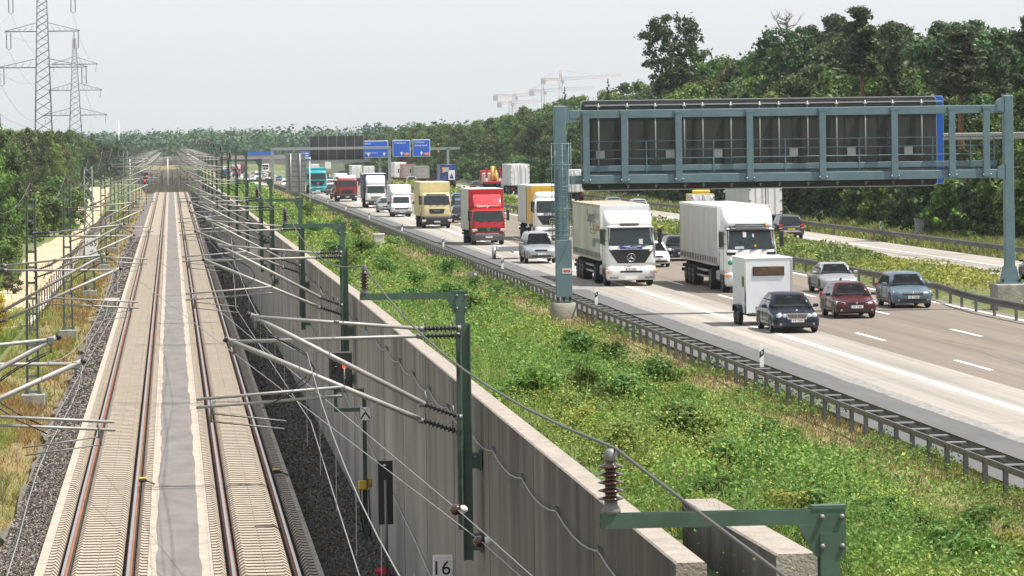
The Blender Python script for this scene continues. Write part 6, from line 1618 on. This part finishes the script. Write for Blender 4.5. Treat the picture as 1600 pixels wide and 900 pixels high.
# --- opposite carriageway, driving away
def away(px_, u): p = road_u(px_, u); return (p[0], p[1], p[2] + .006)
truck('tall white articulated trailer seen from behind on the opposite carriageway', away(1196, 45.4), 'actros', WHITE, 2.46, 3., 15, 2.1, None, bbox(GREYB, WHITE, WHITE, 1.2, 4.35, frame=RIM, W=2.6), rear=True, art=True, bump=WHITE)
car('dark off-road car with yellow plate and red lights driving away', away(1236, 43.2), DGREY, 4.5, 1.86, 1.72, 'suv', 'plain', rear='yellow')
car('silver car driving away behind the cream curtain truck', away(1000, 43.9), SILVER, 4.4, 1.76, 1.5, 'hatch', 'plain', rear=True)
car('grey car driving away, only its roof above the cream curtain truck', away(961, 43.4), BLUEG, 4.4, 1.76, 1.45, 'sedan', 'plain', rear=True)
car('dark car just entering at the right edge of the opposite carriageway', away(1646, 42.8), DGREY, 4.5, 1.78, 1.46, 'hatch', 'plain', rear=True)
bv = truck('vehicle with a yellow beacon bar behind the grey curtain truck', away(1098, 43.4), 'van', BEIGE, 1.95, 2.0, 5.6, 2.4, None, bbox(BEIGE, BEIGE, BEIGE, .6, 2.6, .02, W=1.95, frame=BEIGE), rear=True, name='recovery_van'); bv['category'] = 'van'
m = MB(); m.box((0, 4.6, 2.82), (1.5, .35, .24), mat('beacon_yellow', (.75, .42, .02), .35), .08); m.lathe([(.1, 0), (.09, .2), (.02, .24)], AMBER, (.25, 4.6, 2.94), 'z', 8); m.build('beacon_bar', bv)
truck('white box trailer seen from behind above the beige truck side', away(813, 45.5), 'actros', WHITE, 2.46, 3., 15, 2.1, None, bbox(mat('pale_trailer', (.6, .61, .6), .5, noise=.1), WHITE, WHITE, 1.2, 4.0), rear=True, art=True)
truck('grey box truck seen from behind just right of the gantry post', away(897, 46.1), 'atego', WHITE, 2.46, 2.7, 9, 2., None, bbox(GREYB, GREYB, WHITE, 1.1, 3.7), rear=True)
cr = truck('red and yellow crane truck on the opposite carriageway', away(772, 45.2), 'man', REDP, 2.46, 2.9, 10.5, 2., None, None, rear=True)
m = MB(); m.box((0, 6.4, 1.25), (2.4, 8, .3), REDP, .03); m.build('platform', cr)
m = MB()
for s in (-1, 1): m.box((s * .95, 9.6, 2.2), (.3, .4, 2.2), REDP, .04); m.box((s * .95, 9.83, 1.6), (.32, .05, .5), WHITE)
m.build('outrigger', cr)
m = MB(); m.tube([(0, 9.2, 1.4), (.1, 8.6, 3.4), (-.3, 7.2, 3.3), (-.9, 5.2, 2.7)], [.3, .26, .22, .16], paint('crane_yellow', (.65, .38, .03)), 8); m.tube([(-.4, 9.2, 1.4), (-.5, 8.4, 2.9)], .12, paint('crane_yellow'), 6); m.build('crane_boom', cr)
m = MB(); m.box((.1, 5.2, 1.9), (2.2, 2.4, 1.3), CREAM, .1); m.build('load', cr)
car('dark car driving away in front of the crane truck', away(747, 43.), DGREY, 4.4, 1.76, 1.45, 'sedan', 'plain', rear=True)
bt = truck('dark blue truck seen from behind with a white plate and triangle', away(701, 42.8), 'man', BLUEP, 2.46, 2.9, 9.5, 2., None, bbox(BLUEP, BLUEP, BLUEP, 1.1, 3.5, rear_doors=False, frame=BLUEP), rear=True)
m = MB(); m.box((-.5, 9.53, 1.9), (1.0, .03, 1.5), WHITE, .01); m.add([(-.85, 9.56, 1.35), (-.15, 9.56, 1.35), (-.5, 9.56, 2.3)], [(0, 1, 2)], BLUEP); m.box((.35, 9.53, 2.75), (.9, .03, .7), GREYB, .01); m.box((.85, 9.53, 2.7), (.25, .04, .9), AMBER); m.build('rear_panel', bt)
truck('grey tipper body seen from behind beside the silver estate', away(660, 42.6), 'man', REDP, 2.46, 2.9, 9., 2., None, bbox(TIPG, TIPG, TIPG, 1.1, 3.2, rear_doors=False, frame=TIPG), rear=True)
truck('red topped tipper in front of the grey tipper', away(640, 42.9), 'man', REDP, 2.46, 2.9, 9., 2., None, bbox(mat('worn_tipper', (.36, .30, .28), .6, noise=.3), REDT, REDT, 1.1, 3.6, rear_doors=False, frame=REDT), rear=True)
truck('white and rust red articulated trailer driving away in the far right lane', away(626, 45.6), 'actros', WHITE, 2.46, 3., 15, 2.1, None, bbox(WHITE, WHITE, WHITE, 1.2, 4.2, frame=RUSTB), rear=True, art=True)
car('silver estate car driving away beside the grey tipper', away(644, 40.8), SILVER, 4.6, 1.78, 1.5, 'estate', 'plain', rear=True)
truck('white box trailer with a red mark far off under the board backs', away(558, 44.), 'actros', WHITE, 2.46, 3., 15, 2.1, None, bbox(WHITE, WHITE, WHITE, 1.2, 4.2), rear=True, art=True)
truck('beige container truck far off beside the white trailer', away(577, 44.4), 'atego', WHITE, 2.46, 2.7, 10, 2., None, bbox(mat('beige_container', (.5, .45, .38), .6, noise=.2), WHITE, CREAM, 1.2, 3.9), rear=True)
truck('white truck far off above the turquoise truck', away(493, 42.5), 'actros', WHITE, 2.46, 3., 12, 2.1, None, bbox(WHITE, WHITE, WHITE, 1.2, 4.0), rear=True)
truck('dark open truck far off right of the small square sign', away(540, 44.2), 'man', BLACKP, 2.46, 2.7, 9, 2., None, bbox(DARK, DARK, DARK, 1.1, 2.9, rear_doors=False, frame=DARK), rear=True)
t = thing('road_sign', 'small square white sign far off on the opposite verge', 'road sign', (*road_u(513, 41.2)[:2], road_z(900))); MB().box((0, 0, 3.6), (1.6, .08, 1.8), PLATE, .02).build('panel', t); MB().tube([(0, .1, 0), (0, .1, 3.4)], .06, BACKR, 6).build('post', t)
# ================================================================= camera, light, air
cam = bpy.data.cameras.new('camera'); co = bpy.data.objects.new('camera', cam); COL.objects.link(co)
cam.sensor_width = 36.; cam.lens = 36. * FPX / 1600.; cam.clip_start = .5; cam.clip_end = 9000
cam.shift_x = 0.; cam.shift_y = -(450 - PY0) / 1600.
fwd = Vector((math.sin(YAW), math.cos(YAW), 0)); rgt = Vector((math.cos(YAW), -math.sin(YAW), 0)); up = Vector((0, 0, 1))
cr_, sr_ = math.cos(ROLL), math.sin(ROLL)
xc = rgt * cr_ + up * (-0.0)
# image right / image up in world space: undo the roll used in ray()
ir = rgt * cr_ - up * sr_; iu = rgt * sr_ + up * cr_
# shift is along the rolled sensor, about the optical axis, so the horizon keeps passing through (PX0, PY0)
M3 = Matrix((ir, iu, -fwd)).transposed()
co.matrix_world = Matrix.Translation((-U0, 0, CAM_H)) @ M3.to_4x4()
SC.camera = co
SUN_L, SUN_B = .45, .16        # shadow offset per metre of height: to the left, and away from the camera
sd = Vector((-SUN_L, SUN_B, -1)).normalized()
sun = bpy.data.lights.new('sun', 'SUN'); sun.energy = 5.; sun.angle = R(.7); sun.color = (1., .955, .88)
so = bpy.data.objects.new('sun', sun); COL.objects.link(so); so.rotation_euler = sd.to_track_quat('-Z', 'Y').to_euler(); so.location = (60, -60, 120)
w = bpy.data.worlds.new('World'); SC.world = w; w.use_nodes = True
nt = w.node_tree; N = nt.nodes; L = nt.links; bg = N['Background']
sky = N.new('ShaderNodeTexSky'); sky.sky_type = 'NISHITA'; sky.sun_disc = False
el = math.asin(-sd.z); sky.sun_elevation = el; sky.sun_rotation = math.atan2(-sd.x, -sd.y)
sky.air_density = 1.0; sky.dust_density = 1.2; sky.ozone_density = 1.0; sky.altitude = 100
hs = N.new('ShaderNodeHueSaturation'); hs.inputs['Saturation'].default_value = .35
L.new(sky.outputs[0], hs.inputs['Color']); tn = N.new('ShaderNodeMix'); tn.data_type = 'RGBA'; tn.blend_type = 'MULTIPLY'; tn.inputs[0].default_value = 1.; tn.inputs[7].default_value = (.955, .985, 1.06, 1)
L.new(hs.outputs[0], tn.inputs[6]); mk = N.new('ShaderNodeMix'); mk.data_type = 'RGBA'; mk.inputs[0].default_value = .65; mk.inputs[7].default_value = (3.6, 3.66, 3.82, 1)
L.new(tn.outputs[2], mk.inputs[6]); L.new(mk.outputs[2], bg.inputs[0]); bg.inputs[1].default_value = .15
HAZE = .00007
if HAZE:
    hm = bpy.data.materials.new('haze_air'); hm.use_nodes = True; n2 = hm.node_tree; n2.nodes.remove(n2.nodes['Principled BSDF'])
    pv = n2.nodes.new('ShaderNodeVolumePrincipled'); pv.inputs['Color'].default_value = (.84, .92, 1., 1); pv.inputs['Density'].default_value = HAZE; pv.inputs['Anisotropy'].default_value = .25
    n2.links.new(pv.outputs[0], n2.nodes['Material Output'].inputs['Volume'])
    hb = MB(); hb.box((500, 2200, 26), (4400, 4700, 72), hm); hz = hb.build('haze', kind='stuff')
    tag(hz, 'pale summer haze filling the air over the road and railway', 'haze', None, 'stuff')
SC.view_settings.view_transform = 'Standard'; SC.view_settings.look = 'None'; SC.view_settings.exposure = .55; SC.view_settings.gamma = 1.; SC.view_settings.use_curve_mapping = False
SC.cycles.max_bounces = 6; SC.cycles.diffuse_bounces = 2; SC.cycles.glossy_bounces = 2; SC.cycles.transmission_bounces = 2; SC.cycles.volume_bounces = 1; SC.cycles.transparent_max_bounces = 4
